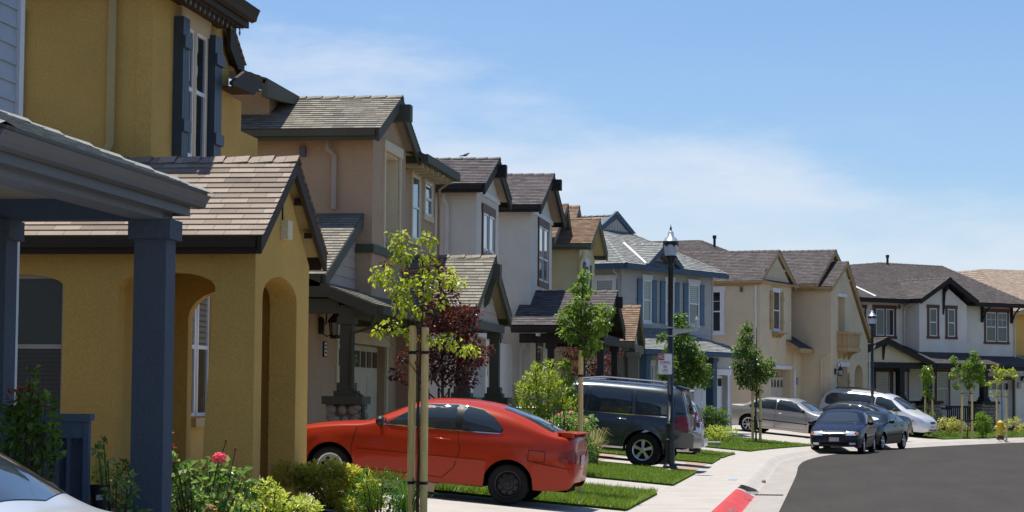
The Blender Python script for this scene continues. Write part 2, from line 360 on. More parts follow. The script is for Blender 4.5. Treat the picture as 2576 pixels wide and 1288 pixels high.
def strip(name, mt, s0, s1, d0, d1, dz, ds=1.2, dd=.6, kind='structure', skirt=0, rag=0, zf=None):
    mb = MB(); ns = max(1, int(math.ceil((s1-s0)/ds))); nd = max(1, int(math.ceil((d1-d0)/dd))); zf = zf or gz
    g = []
    for i in range(ns+1):
        for j in range(nd+1):
            s = s0+(s1-s0)*i/ns; d = d0+(d1-d0)*j/nd; p = at(s, d); g.append((p.x, p.y, zf(d)+dz))
    b = len(mb.v); mb.v += g
    ed = {}
    for i in range(ns):
        for j in range(nd):
            q = (i*(nd+1)+j, (i+1)*(nd+1)+j, (i+1)*(nd+1)+j+1, i*(nd+1)+j+1); mb.f.append(q[::-1]); mb.mi.append(0); mb.uv.append(None)
    if skirt:
        rim = [i*(nd+1) for i in range(ns+1)]+[ns*(nd+1)+j for j in range(1, nd+1)]+[i*(nd+1)+nd for i in range(ns-1, -1, -1)]+[j for j in range(nd-1, 0, -1)]
        for a, c in zip(rim, rim[1:]+rim[:1]):
            mb.poly([g[a], g[c], (g[c][0], g[c][1], g[c][2]-skirt), (g[a][0], g[a][1], g[a][2]-skirt)])
    return tag(mb.build(name, mt), kind=kind)
mb = MB(); mb.poly([(-900, -300, -.6), (900, -300, -.6), (900, 1500, -.6), (-900, 1500, -.6)]); tag(mb.build('ground', DRYG), kind='structure')
mb = MB(); mb.poly([(-2.2, -80, -.134), (160, -80, -.134), (160, 260, -.134), (-2.2, 260, -.134)]); tag(mb.build('road', ASPH), kind='structure')
strip('gutter', GUTC, -75, 190, -.02, .55, -.128, ds=1, dd=.3, zf=lambda d: 0)
def curbz(d): 
    t = max(0, min(1, (d-.5)/.36)); return -.135+.137*(t*t*(3-2*t))
strip('kerb', CONC, 42.7, 190, .52, .88, 0, ds=.8, dd=.06, zf=curbz); strip('kerb', CONC, 40.6, 41.0, .52, .88, 0, ds=.8, dd=.06, zf=curbz)
strip('red_kerb', REDP, 20, 40.6, .52, .88, 0, ds=.8, dd=.06, zf=curbz)
strip('sidewalk', CONC, -75, 190, .88, 2.1, 0.0, ds=1, dd=.6, zf=lambda d: 0.002)
strip('yard_ground', SOIL, -75, 190, 2.1, 40, -.03, ds=1.5, dd=1.0)
JNT = mat('joint_grime', (.33, .30, .27), rough=1, var=.2)
mb = MB()
for i in range(90):
    s = 22+i*1.22; a, b, c, e = at(s, .9), at(s, 2.08), at(s+.02, 2.08), at(s+.02, .9)
    mb.poly([(p.x, p.y, .0065) for p in (a, b, c, e)])
tag(mb.build('sidewalk_joint', JNT), kind='structure')
# ------------------------------------------------------------------ drives, paths, lawns
strip('driveway', CONC, 9.5, 15.5, 2.1, 9.2, .004)
strip('driveway', CONC, 26.0, 32.0, 2.1, 9.0, .004)
strip('driveway', CONC, 37.8, 41.5, 2.1, 9.0, .004)
strip('driveway', CONC, 48.5, 55.7, 2.1, 9.0, .004)
for d in (2.2, 4.4): strip('brick_band', BRICK, 48.5, 55.7, d, d+.45, .009)
for s in (48.55, 55.25): strip('brick_band', BRICK, s, s+.4, 2.66, 8, .009)
strip('walkway', CONC, 60.4, 61.3, 2.1, 8.0, .004)
strip('driveway', CONC, 65.8, 69.2, 2.1, 9.0, .004)
strip('driveway', CONC, 79.4, 95.3, 2.1, 9.5, .004)
strip('driveway', CONC, 117, 123, 2.1, 10, .004)
LAWNS = [(32.1, 37.7, 2.08, 4.9), (41.6, 48.4, 2.08, 5.2), (55.8, 60.3, 2.08, 5), (61.4, 65.7, 2.08, 5), (69.3, 79.3, 2.06, 5.0), (95.4, 116.8, 2.06, 4.4), (20, 25.9, 2.1, 3.4)]
for a in LAWNS: strip('lawn', TURF, *a, .035, ds=.5, dd=.35, skirt=.06)
GRASS = leafmat('grass_blades', (.085, .145, .014), (.18, .245, .04), tr=.35, gloss=.5)
mb = MB()
for (s0, s1, d0, d1), dens, hh, ww in zip(LAWNS, (1900, 1100, 600, 500, 260, 160, 700), (.085, .06, .05, .05, .05, .05, .07), (.007, .008, .009, .01, .012, .015, .007)):
    for k in range(int((s1-s0)*(d1-d0)*dens)):
        s, d = random.uniform(s0, s1), random.uniform(d0, d1)
        edge = min(s-s0, s1-s, d-d0, d1-d) < .07
        p = at(s, d) if s > 45 else Vector((-.85-d, s)); z = gz(d)+.033; h = hh*random.uniform(.45, 1.15)*(1.35 if edge else 1); a = random.uniform(0, 2*PI); w = ww*random.uniform(.6, 1.3)
        lx, ly = random.gauss(0, .5)*h, random.gauss(0, .5)*h; b = len(mb.v)
        mb.v += [(p.x-w*math.cos(a), p.y-w*math.sin(a), z), (p.x+w*math.cos(a), p.y+w*math.sin(a), z), (p.x+lx, p.y+ly, z+h)]
        mb.f.append((b, b+1, b+2)); mb.mi.append(0); mb.uv.append(None)
tag(mb.build('lawn_grass', GRASS), kind='stuff')

# ------------------------------------------------------------------ house kit
class House:
    def __init__(s, name, label, x, y, rz=0, local=False, cat='house'):
        s.e = thing(name, (x, y, .12), label, cat, rz, 'houses along the street'); s.off = (0, 0, 0) if local else (x, y, 0)
    def part(s, name, mb, mats, parent=None, **k): return mb.build(name, mats, parent or s.e, s.off, **k)
def fF(x): return lambda a, b, d: (x+d, a, b)        # facade plane facing the road: a along the street
def fS(y): return lambda a, b, d: (a, y-d, b)        # side plane facing back along the street: a across
def bar(mb, fn, a0, a1, b0, b1, d0, d1): return mb.prism([(a0, b0), (a1, b0), (a1, b1), (a0, b1)], fn, d0, d1)
def window(H, fn, a0, a1, z0, z1, trim=None, tw=.11, hdr=.17, sill=.11, ext=.05, frame=VIN, glass=GLS, glass2=None, two=False, rail=.5, munt=0, hd=.045):
    if trim:
        t = MB(); bar(t, fn, a0-tw-ext, a1+tw+ext, z1, z1+hdr, 0, hd)
        if sill: bar(t, fn, a0-tw-ext, a1+tw+ext, z0-sill, z0, 0, hd)
        for a, b in ((a0-tw, a0), (a1, a1+tw)): bar(t, fn, a, b, z0, z1, 0, hd-.008)
        if two: bar(t, fn, (a0+a1)/2-.05, (a0+a1)/2+.05, z0, z1, 0, hd-.008)
        H.part('window_trim', t, trim)
    spans = [(a0, (a0+a1)/2-.05), ((a0+a1)/2+.05, a1)] if two else [(a0, a1)]
    for c0, c1 in spans:
        f = MB(); w = .045
        bar(f, fn, c0, c1, z1-w, z1, -.01, .03); bar(f, fn, c0, c1, z0, z0+w, -.01, .03)
        for a, b in ((c0, c0+w), (c1-w, c1)): bar(f, fn, a, b, z0+w, z1-w, -.01, .03)
        zm = z0+(z1-z0)*rail if rail else None
        if rail: bar(f, fn, c0+w, c1-w, zm-.025, zm+.025, -.01, .026)
        for k in range(munt):
            a = c0+(c1-c0)*(k+1)/(munt+1); bar(f, fn, a-.01, a+.01, (zm or z0)+.026, z1-w, .008, .02)
        if munt: b = ((zm or z0)+z1)/2; bar(f, fn, c0+w, c1-w, b-.01, b+.01, .007, .019)
        fo = H.part('window', f, frame)
        g = MB(); bar(g, fn, c0+.02, c1-.02, (zm or z0)+.005, z1-.02, -.02, .01); H.part('pane', g, glass, fo)
        if rail: g = MB(); bar(g, fn, c0+.02, c1-.02, z0+.02, zm-.005, -.02, .004); H.part('pane', g, glass2 or glass, fo)
def shutter(H, fn, a0, a1, z0, z1, mt, boards=3, blocks=True, d=.05):
    t = MB(); w = (a1-a0)/boards
    for k in range(boards): bar(t, fn, a0+k*w+.005, a0+(k+1)*w-.005, z0, z1, .002, d)
    if blocks:
        for zc in (z0+.22*(z1-z0), z0+.82*(z1-z0)): bar(t, fn, a0-.015, a1+.015, zc-.075, zc+.075, d-.004, d+.035)
    else:
        bar(t, fn, a0-.004, a1+.004, z0-.004, z0+.06, .001, d+.012); bar(t, fn, a0-.004, a1+.004, z1-.06, z1+.004, .001, d+.012); bar(t, fn, a0-.004, a1+.004, (z0+z1)/2-.03, (z0+z1)/2+.03, .001, d+.012)
    H.part('shutter', t, mt)
def pipe(H, pts, mt, w=.04):
    t = MB(); t.tube(pts, w, 6); H.part('downpipe', t, mt)
def gable(H, x0, x1, y0, y1, yr, ze, zr, sh, tr, bd=.22, sof=None, far=True, x0f=None, name='roof', fas=.2, pitch=.14, zf=None, soffz=.09, gutter=True, corbel=None):
    """roof with its ridge square to the street; x1 is the street end"""
    zf = ze if zf is None else zf; x0f = x0 if x0f is None else x0f; t = MB(); tp = .055
    near = [(x0, y0, ze), (x1, y0, ze), (x1, yr, zr), (x0, yr, zr)]; farp = [(x1, y1, zf), (x0f, y1, zf), (x0f, yr, zr), (x1, yr, zr)]
    t.courses(near, pitch); 
    if far: t.courses(farp, pitch)
    t.m = 1
    e = x1-tp-.012
    t.slab([(x0, y0+.05, ze+.05*(zr-ze)/(yr-y0)), (e, y0+.05, ze+.05*(zr-ze)/(yr-y0)), (e, yr, zr), (x0, yr, zr)], soffz)
    if far: t.slab([(e, y1-.05, zf+.05*(zr-zf)/(y1-yr)), (x0f, y1-.05, zf+.05*(zr-zf)/(y1-yr)), (x0f, yr, zr), (e, yr, zr)], soffz)
    t.m = 0
    n = int((x1-x0)/.3)
    for k in range(n):          # ridge caps
        a, b = x1+.01-k*.3, x1+.01-(k+1)*.3+.02
        for sg, yy, zz in ((-1, y0, ze), (1, y1, zf)):
            sl = (zr-zz)/abs(yr-yy); l = .13
            t.poly([(a, yr, zr+.035), (a, yr+sg*l, zr+.035-sl*l), (b, yr+sg*l, zr+.018-sl*l), (b, yr, zr+.018)], [(k*.3, 0), (k*.3, .12), (k*.3+.28, .12), (k*.3+.28, 0)])
            t.poly([(a, yr, zr+.035), (a, yr+sg*l, zr+.035-sl*l), (a, yr+sg*l, zr-.01-sl*l), (a, yr, zr-.01)], [(0, 0)]*4)
    ro = H.part(name, t, [sh, sof or tr])
    fn = fF(x1-.015-tp)
    b = MB(); b.prism([(y0-.01, ze-.012-bd), (yr, zr-.012-bd), (yr, zr-.012), (y0-.01, ze-.012)], fn, 0, tp); H.part('barge_board', b, tr, ro)
    if far: b = MB(); b.prism([(yr+.002, zr-.012-bd), (y1+.01, zf-.012-bd), (y1+.01, zf-.012), (yr+.002, zr-.012)], fn, 0, tp); H.part('barge_board', b, tr, ro)
    b = MB(); b.box(x0, x1-.08, y0+.005, y0+.05, ze-fas, ze-.014)
    if gutter: b.box(x0, x1-.085, y0-.075, y0+.003, ze-.13, ze-.022)
    H.part('fascia', b, tr, ro)
    if far and zf == ze: b = MB(); b.box(x0f, x1-.08, y1-.05, y1-.005, ze-fas, ze-.014); H.part('fascia', b, tr, ro)
    if corbel: b = MB(); b.box(x1-.5, x1+corbel, yr-.13, yr+.13, zr-.46, zr-.16); H.part('ridge_beam', b, tr, ro)
    return ro
def planes(H, polys, sh, tr, name='roof', pitch=.14, t=.09, caps=()):
    m = MB()
    for p in polys: m.m = 0; m.courses(p, pitch); m.m = 1; m.slab(p, t)
    m.m = 0
    for a, b in caps:
        a, b = Vector(a), Vector(b); d = b-a; n = max(1, int(d.length/.28)); s = d.cross(Vector((0, 0, 1))).normalized()*.12
        for k in range(n):
            p, q = a+d*k/n, a+d*(k+1)/n
            for sg in (1, -1): m.poly([p+Vector((0, 0, .04)), p+s*sg+Vector((0, 0, -.012)), q+s*sg+Vector((0, 0, -.028)), q+Vector((0, 0, .022))], [(0, 0), (.1, 0), (.1, .25), (0, .25)])
    return H.part(name, m, [sh, tr])
def beams(H, name, boxes, mt, parent=None):
    b = MB()
    for q in boxes: b.box(*q)
    return H.part(name, b, mt, parent)
def garage(H, fn, a0, a1, z0, z1, mt, cols=4, lights='square', d=0):
    t = MB(); bar(t, fn, a0, a1, z0, z1, d-.05, d); rows = 4; h = (z1-z0)/rows; w = (a1-a0)/cols
    for r in range(rows):
        for c in range(cols):
            if r == rows-1: continue
            bar(t, fn, a0+c*w+.07, a0+(c+1)*w-.07, z0+r*h+.08, z0+(r+1)*h-.08, d-.01, d+.012)
    g = H.part('garage_door', t, mt); n = cols*2
    for c in range(n):
        p = MB(); ww = (a1-a0)/n; q0, q1 = a0+c*ww+.05, a0+(c+1)*ww-.05
        if lights == 'square': bar(p, fn, q0, q1, z1-h+.1, z1-.1, d-.01, d+.006)
        else: p.prism(arch(q0+.02, q1-.02, z1-h+.08, z1-h+.22, z1-.08, 6), fn, d-.01, d+.006)
        H.part('pane', p, GLS, g)
def stone_pier(H, x0, x1, y0, y1, z0, z1, cap, seed=0, name='stone_pier'):
    rnd = random.Random(seed); t = MB(); t.m = 1; t.box(x0+.05, x1-.05, y0+.05, y1-.05, z0, z1); t.m = 0
    for face in range(3):
        L_ = (x1-x0) if face == 0 else (y1-y0); u = 0; z = z0
        while z < z1-.03:
            h = rnd.uniform(.12, .19); u = rnd.uniform(-.05, .02)
            while u < L_:
                w = rnd.uniform(.13, .24); a = u+w/2; r = .5
                if a < L_+.02:
                    c = (x0+a, y0+.06, z+h/2) if face == 0 else ((x1-.06, y0+a, z+h/2) if face == 1 else (x0+.06, y0+a, z+h/2))
                    sq = (w*.98, .18, min(h, z1-z)*.98) if face == 0 else (.18, w*.98, min(h, z1-z)*.98)
                    ico(t, c, r, sq, 2, .12)
                u += w
            z += h
    o = H.part(name, t, [COBB, MORT], smooth=True)
    if cap: c = MB(); c.box(x0-.06, x1+.06, y0-.06, y1+.06, z1, z1+.13); H.part('pier_cap', c, cap, o)
def post(H, x0, x1, y0, y1, z0, z1, mt, cap=.0, base=0, name='porch_post'):
    t = MB(); t.box(x0, x1, y0, y1, z0, z1)
    if cap: t.box(x0-.045, x1+.045, y0-.045, y1+.045, z1-cap, z1+.002)
    if base:
        t.box(x0-.04, x1+.04, y0-.04, y1+.04, z0-.001, z0+base); t.box(x0-.08, x1+.08, y0-.08, y1+.08, z0-.002, z0+base*.4)
    return H.part(name, t, mt)
def lantern(label, wx, wy, wz, out, name='wall_lantern', k=1.0, rz=0):
    """black carriage lantern on a scrolled bracket; hangs on a wall, out = direction away from it"""
    t = thing(name, (wx, wy, wz), label, 'wall lantern', rz, 'black wall lanterns')
    o = Vector(out); g = lambda r, h: (o.x*r*k, o.y*r*k, h*k)
    b = MB(); b.tube([g(.0, .02), g(.1, .03), g(.11, .3), g(.14, .38), g(.2, .4), g(.25, .36), g(.25, .27)], .012*k, 6)
    b.lathe(g(.02, 0), [(.045*k, -.12*k), (.055*k, -.06*k), (.055*k, .1*k), (.02*k, .14*k)], 10); b.tube([g(.02, -.1), g(.12, -.16), g(.2, -.12)], .01*k, 5); b.build('bracket', BLK, t)
    b = MB(); c = g(.25, 0); b.lathe(c, [(.01*k, .28*k), (.03*k, .24*k), (.03*k, .2*k), (.06*k, .17*k), (.12*k, .09*k), (.13*k, .06*k), (.11*k, .05*k)], 10); b.lathe(c, [(.08*k, -.19*k), (.09*k, -.18*k), (.09*k, -.15*k), (.07*k, -.14*k)], 10)
    for i in range(6):
        a = PI*i/3; b.tube([(c[0]+.1*k*math.cos(a), c[1]+.1*k*math.sin(a), .06*k), (c[0]+.075*k*math.cos(a), c[1]+.075*k*math.sin(a), -.15*k)], .009*k, 4)
    b.build('lamp_frame', BLK, t)
    b = MB(); b.lathe(c, [(.088*k, .05*k), (.062*k, -.15*k)], 6); b.build('lamp_glass', LGL, t)
    return t
LGL = mat('frosted_glass', (.55, .53, .47), rough=.2, var=.05)
def plaque(H, fn, a, z):
    p = MB(); bar(p, fn, a-.11, a+.11, z-.14, z+.14, 0, .03); o = H.part('number_plaque', p, BLK)
    p = MB(); bar(p, fn, a-.085, a+.085, z-.115, z+.115, .02, .034); f = H.part('plaque_face', p, CRM, o)
    p = MB()
    for r in range(3):
        for c in range(4): bar(p, fn, a-.066+c*.036, a-.043+c*.036, z+.05-r*.065, z+.085-r*.065, .03, .037)
    H.part('digits', p, BLK, f)
# ------------------------------------------------------------------ 0 grey house with blue porch posts (nearest)
H = House('siding_house', 'nearest grey house at the left edge with blue porch posts and a wide grey gutter', -8.3, 16.5)
w = MB(); w.courses([(-8.3, 6, .3), (-8.3, 21.8, .3), (-8.3, 21.8, 7), (-8.3, 6, 7)], .19, .02, False); w.box(-14, -8.302, 6, 21.8, .25, 7); H.part('wall', w, GRF if 0 else paint('pale_blue_siding_paint', (.43, .47, .51)))
beams(H, 'corner_board', [(-8.32, -8.25, 21.72, 21.84, .3, 7)], CRM)
planes(H, [[(-7.8, 5.6, 7), (-7.8, 22.2, 7), (-11.2, 22.2, 8.6), (-11.2, 5.6, 8.6)]], SHGB, GRF)
zt, rz_ = 3.29, 4.27
pr = planes(H, [[(-5.5, 14.25, zt), (-5.5, 19.15, zt), (-7.95, 16.7, rz_)], [(-11, 19.15, zt), (-11, 16.7, rz_), (-7.95, 16.7, rz_), (-5.5, 19.15, zt)], [(-5.5, 14.25, zt), (-7.95, 16.7, rz_), (-11, 16.7, rz_), (-11, 14.25, zt)]], SHGB, GRF, 'porch_roof', .13, .05, caps=[((-5.5, 19.15, zt), (-7.95, 16.7, rz_)), ((-5.5, 14.25, zt), (-7.95, 16.7, rz_))])
g = MB()
prof = [(0, -.03), (.02, -.115), (.085, -.10), (.10, -.06), (.13, -.012), (.14, -.0)]
pts = [(-.13+a, zt-.02+b) for a, b in prof]+[(-.13, zt-.01)]
g.prism([(-5.5+.0+a, b) for a, b in pts], lambda a, b, d: (a, d, b), 14.2, 19.24)
g.prism([(14.25-a, b) for a, b in pts], lambda a, b, d: (d, a, b), -11, -5.62); g.prism([(19.15+a, b) for a, b in pts], lambda a, b, d: (d, a, b), -11, -5.62); H.part('gutter', g, GRF, pr)
beams(H, 'fascia', [(-5.68, -5.632, 14.3, 19.06, 3.08, 3.262), (-11, -5.684, 19.01, 19.055, 3.08, 3.262)], GRF, pr)
beams(H, 'porch_ceiling', [(-8.29, -5.69, 14.4, 19.0, 3.215, 3.24)], CEIL)
beams(H, 'porch_beam', [(-6.05, -5.77, 14.3, 18.99, 3.03, 3.213)], paint('grey_beam_paint', (.19, .215, .255)))
beams(H, 'porch_beam', [(-8.29, -6.06, 18.76, 18.99, 3.03, 3.214)], NAVYP)
for x in (-6.04, -7.5): post(H, x, x+.29, 18.75, 19.03, .3, 3.028, NAVY, cap=.17)
rl = MB(); rl.box(-8.2, -6.33, 18.52, 18.64, 1.27, 1.33); rl.box(-8.2, -6.405, 18.555, 18.605, 1.12, 1.268); rl.box(-8.2, -6.405, 18.555, 18.605, .52, .58); H.part('porch_rail', rl, NAVYP)
for k in range(17): beams(H, 'baluster', [(-8.15+k*.1, -8.12+k*.1, 18.565, 18.595, .581, 1.119)], NAVYP)
beams(H, 'rail_panel', [(-8.2, -6.42, 18.66, 18.68, .45, 1.2)], NAVY)
beams(H, 'newel', [(-6.4, -6.35, 18.55, 18.61, .3, 1.268)], NAVYP)
beams(H, 'porch_floor', [(-8.29, -5.7, 14.2, 19.1, .25, .42)], CONC)

# ------------------------------------------------------------------ 1 yellow house
H = House('stucco_house', 'mustard yellow stucco house with arched porch and dark shuttered upstairs window', -8.2, 25)
w = MB(); f = fS(24.33)
opn = [(-8.02, .3), (-7.02, .3), (-6.97, 1.4), (-6.88, 2.72)]+[(-7.45+.57*math.cos(PI*i/8), 2.72+.17*math.sin(PI*i/8)) for i in range(1, 8)]+[(-8.02, 2.72)]
win = [(-9.32, .95), (-8.66, .95), (-8.66, 2.72)]+[(-9.15+.49*math.cos(PI*i/12), 2.72+.14*math.sin(PI*i/12)) for i in range(1, 7)]+[(-9.32, 2.86)]
w.panel([(-12, .2), (-6.42, .2), (-6.42, 3.2), (-12, 3.2)], [win, opn], f, -.25, 0)
f = fF(-6.42)
w.panel([(24.582, .25), (26.92, .25), (26.92, 3.1), (25.6, 4.12), (24.582, 3.3)], [arch(24.66, 26.3, .3, 2.62, 2.89)], f, -.33, 0)
w.prism([(24.34, .2), (24.58, .2), (24.58, 3.3), (24.34, 3.2)], f, -.33, -.0005)
w.box(-6.75, -6.421, 26.33, 26.91, .25, 3.1)
w.panel([(26.1, .3), (30.24, .3), (30.24, 5.62), (29.57, 5.62), (29.57, 6.78), (26.1, 6.78)], [(lambda a: [(28.0, 1.2), (29.2, 1.2), (29.2, 3.0), (28.0, 3.0)])(0)], fF(-8.22), -.2, 0)
w.box(-12, -8.221, 26.11, 26.3, .2, 6.78); w.box(-12, -8.42, 30.04, 30.235, .2, 5.62); w.box(-12, -8.42, 29.37, 29.565, 5, 6.78); w.box(-12, -9.1, 30.24, 34.5, .2, 5.6)
w.box(-8.42, -8.2, 24.6, 26.1, .2, 3.2); w.panel([(-8.2, .25), (-6.76, .25), (-6.76, 3.1), (-8.2, 3.1)], [arch(-7.95, -7.0, .3, 2.45, 2.8)], fS(26.9), -.2, -.002)
H.part('wall', w, YEL)
beams(H, 'porch_floor', [(-8.2, -6.78, 24.6, 26.3, .2, .38)], CONC); beams(H, 'porch_ceiling', [(-8.21, -6.76, 24.59, 26.9, 3.0, 3.04)], YEL)
r = gable(H, -12, -6.25, 24.0, 27.22, 25.6, 3.27, 4.31, SHB, DBR, bd=.19, sof=YELT, x0f=-8.2, name='porch_roof', fas=.2, pitch=.127)
for yy, zz in ((26.1, 3.84), (26.65, 3.48)): beams(H, 'lookout', [(-6.418, -6.33, yy-.03, yy+.03, zz-.05, zz+.02)], DBR, r)
beams(H, 'gable_corbel', [(-6.418, -6.33, 25.45, 25.68, 3.34, 3.56)], BRNT)
w = MB(); w.prism([(25.5, 3.57), (25.56, 3.57), (25.56, 3.95), (25.5, 3.95)], fF(-6.42), 0, .004); H.part('gable_slot', w, DRK)
window(H, fS(24.45), -9.32, -8.66, .95, 2.86, frame=paint('aged_vinyl', (.44, .42, .36)), glass=GLG, glass2=GLBD, rail=.57)
window(H, fF(-8.36), 28.02, 29.18, 1.22, 2.98, glass=GLB, glass2=GLS, two=True, rail=.52)
beams(H, 'window_sill', [(-8.218, -8.13, 27.95, 29.25, 1.08, 1.2)], YELT)
window(H, fF(-8.22), 27.28, 28.36, 4.56, 6.22, glass=GLS, two=True, rail=.53, trim=paint('tan_lintel', (.66, .52, .30)), tw=.02, hdr=.22, sill=0, ext=.12, hd=.05)
for a, b in ((26.95, 27.24), (28.42, 28.78)): shutter(H, fF(-8.22), a, b, 4.5, 6.27, mat('dark_blue_shutter', (.045, .065, .085), rough=.5, var=.1), 3, True, .13)
pipe(H, [(-8.72, 26.06, 6.5), (-8.72, 26.05, 4.55), (-8.76, 26.0, 4.42)], YELT, .055)
beams(H, 'corner_trim', [(-9.99, -9.84, 26.06, 26.105, 3, 6.22)], YELT)
r = planes(H, [[(-7.72, 25.7, 6.68), (-7.72, 29.0, 6.68), (-9.4, 29.0, 7.5), (-9.4, 27.3, 7.5)], [(-12, 25.7, 6.68), (-7.72, 25.7, 6.68), (-9.4, 27.3, 7.5), (-12, 27.3, 7.5)]], SHB, DBR)
g = MB(); pts = [(-7.72-.06+a, 6.69+b*1.5) for a, b in prof]+[(-7.78, 6.69)]; g.prism(pts, lambda a, b, d: (a, d, b), 25.6, 29.02); g.prism([(25.7+.06-a, 6.69+b*1.5) for a, b in prof]+[(25.76, 6.69)], lambda a, b, d: (d, a, b), -12, -7.8); H.part('gutter', g, DBR, r)
beams(H, 'fascia', [(-8.21, -7.83, 25.76, 28.95, 6.44, 6.475), (-7.828, -7.785, 25.75, 28.97, 6.44, 6.6)], DBR, r)
b = MB(); b.prism([(29.2, 6.56), (29.95, 6.07), (29.87, 5.86), (29.2, 6.22)], fF(-8.16), 0, .06); H.part('barge_board', b, DBR, r)
w = MB(); w.courses([(-8.08, 29.97, 6.09), (-12, 29.97, 6.09), (-12, 29.2, 6.59), (-8.08, 29.2, 6.59)]); w.m = 1; w.slab([(-8.17, 29.97, 6.085), (-12, 29.97, 6.085), (-12, 29.58, 6.34), (-8.17, 29.58, 6.34)], .09); H.part('gable_roof', w, [SHB, YELT])
b = MB(); b.prism([(28.62, 5.63), (29.75, 5.65), (30.25, 5.88), (29.25, 5.9), (28.62, 5.67)], fF(-7.95), 0, .05); b.box(-8.21, -7.955, 28.95, 29.7, 5.645, 5.66); H.part('fascia', b, DBR, r)
w = MB(); w.courses([(-7.92, 29.58, 5.9), (-7.92, 30.25, 5.9), (-9.6, 30.25, 6.6), (-9.6, 29.58, 6.6)]); H.part('lower_roof', w, SHB)
CLB = mat('clear_bulb', (.16, .15, .13), rough=.05, spec=.8, var=0)
L_ = thing('string_light', (-8.0, 27.3, 6.55), 'string of clear bulbs hung along the yellow house eave', 'string light')
b = MB(); b.tube([(.15, -1.55+i*.21, .0-.01*(i % 2)) for i in range(16)], .005, 4); b.build('cord', BLK, L_)
for i in range(15):
    b = MB(); b.lathe((.15, -1.5+i*.21, -.03), [(.011, .02), (.011, -.025)], 6); s_ = b.build('socket', BLK, L_)
    b = MB(); b.lathe((.15, -1.5+i*.21, -.06), [(.009, .0), (.014, -.02), (.012, -.045), (.003, -.065)], 6); b.build('bulb', CLB, s_)

# ------------------------------------------------------------------ 2 brown house
H = House('stucco_house', 'brown stucco house with olive trim, cream niche surround and stone porch pier', -8.0, 38.25)
w = MB()
nic = [(39.28, 4.1), (40.62, 4.1), (40.62, 5.93), (39.28, 5.93)]
w.panel([(38.25, 3.1), (41.29, 3.1), (41.29, 6.1), (39.77, 6.85), (38.25, 6.1)], [nic], fF(-8.0), -.35, 0)
w.box(-12.5, -8.352, 38.251, 38.45, 3.0, 6.12); w.panel([(41.29, 3), (45.6, 3), (45.6, 6.1), (41.29, 6.1)], [], fF(-8.2), -.2, 0); w.box(-12.5, -8.41, 45.4, 45.595, .3, 6.1)
w.panel([(36.0, .3), (46.0, .3), (46.0, 3.15), (38.249, 3.15), (38.249, 4.3), (36.0, 3.3)], [[(39.75, .4), (44.2, .4), (44.2, 2.5), (39.75, 2.5)]], fF(-8.95), -.25, 0)
w.box(-12.5, -9.21, 36.0, 36.2, .3, 3.4)
w.box(-12.5, -10.0, 38.7, 40.2, 6.3, 6.95)
H.part('wall', w, BRN)
w = MB(); w.courses([(-8.3, 35.9, 3.35), (-8.3, 38.24, 3.35), (-8.3, 38.24, 4.45)], .19, .015, False); w.box(-8.95, -8.31, 35.9, 38.2, 3.2, 3.3); H.part('gable_siding', w, SIDB)
w = MB(); w.box(-8.6, -8.345, 39.2, 40.7, 4.05, 6.0); H.part('niche_back', w, BRNT)
n = MB(); n.box(-8.04, -7.95, 39.1, 40.82, 5.94, 6.12)
for a in (39.17, 40.63): n.box(-8.03, -7.965, a, a+.1, 4.14, 5.94)
n.box(-8.342, -8.012, 40.585, 40.622, 4.11, 5.925); n.box(-8.342, -8.012, 39.283, 40.583, 5.895, 5.928); H.part('niche_trim', n, BRNT)
gable(H, -12.5, -7.78, 37.8, 41.75, 39.77, 6.16, 6.98, SHG, OLV, bd=.22, sof=SIDB, corbel=.17)
beams(H, 'belly_band', [(-8.5, -7.96, 38.2, 41.3, 4.02, 4.17)], OLV)
planes(H, [[(-7.72, 41.5, 6.12), (-7.72, 45.9, 6.12), (-11, 45.9, 7.4), (-11, 41.5, 7.4)]], SHG, OLV)
beams(H, 'gutter', [(-7.76, -7.62, 41.55, 45.3, 5.96, 6.12)], OLV)
for k in range(7): beams(H, 'rafter_tail', [(-8.19, -7.78, 41.9+k*.55, 41.97+k*.55, 5.9, 6.0)], BRNT)
for a, b, z0 in ((42.95, 43.72, 4.62), (44.32, 45.1, 5.2)): window(H, fF(-8.2), a, b, z0, 5.88, glass=GLS, trim=BRNT, tw=.1, hdr=.18, sill=.12, rail=.5)
pipe(H, [(-8.8, 38.12, 6.0), (-8.8, 38.1, 5.85), (-8.68, 38.18, 5.72), (-8.68, 38.18, 4.78)], SIDB, .05)
pipe(H, [(-7.75, 45.2, 6.0), (-8.1, 45.5, 5.8), (-8.12, 45.62, 3)], BRN, .035)
beams(H, 'wall_light', [(-9.3, -9.2, 38.14, 38.249, 5.72, 5.9)], GRF)
beams(H, 'vent_block', [(-11.1, -10.95, 38.15, 38.249, 5.75, 5.95)], BRNT)
# upper back wing with its own eave
r = planes(H, [[(-9.7, 37.3, 6.98), (-9.7, 40.2, 6.98), (-12.5, 40.2, 8.0), (-12.5, 37.3, 8.0)]], SHG, OLV, 'upper_roof')
b = MB(); b.prism([(37.3, 6.66), (39.4, 6.8), (40.25, 6.96), (37.3, 6.97)], fF(-9.78), 0, .1); H.part('fascia', b, OLV, r)
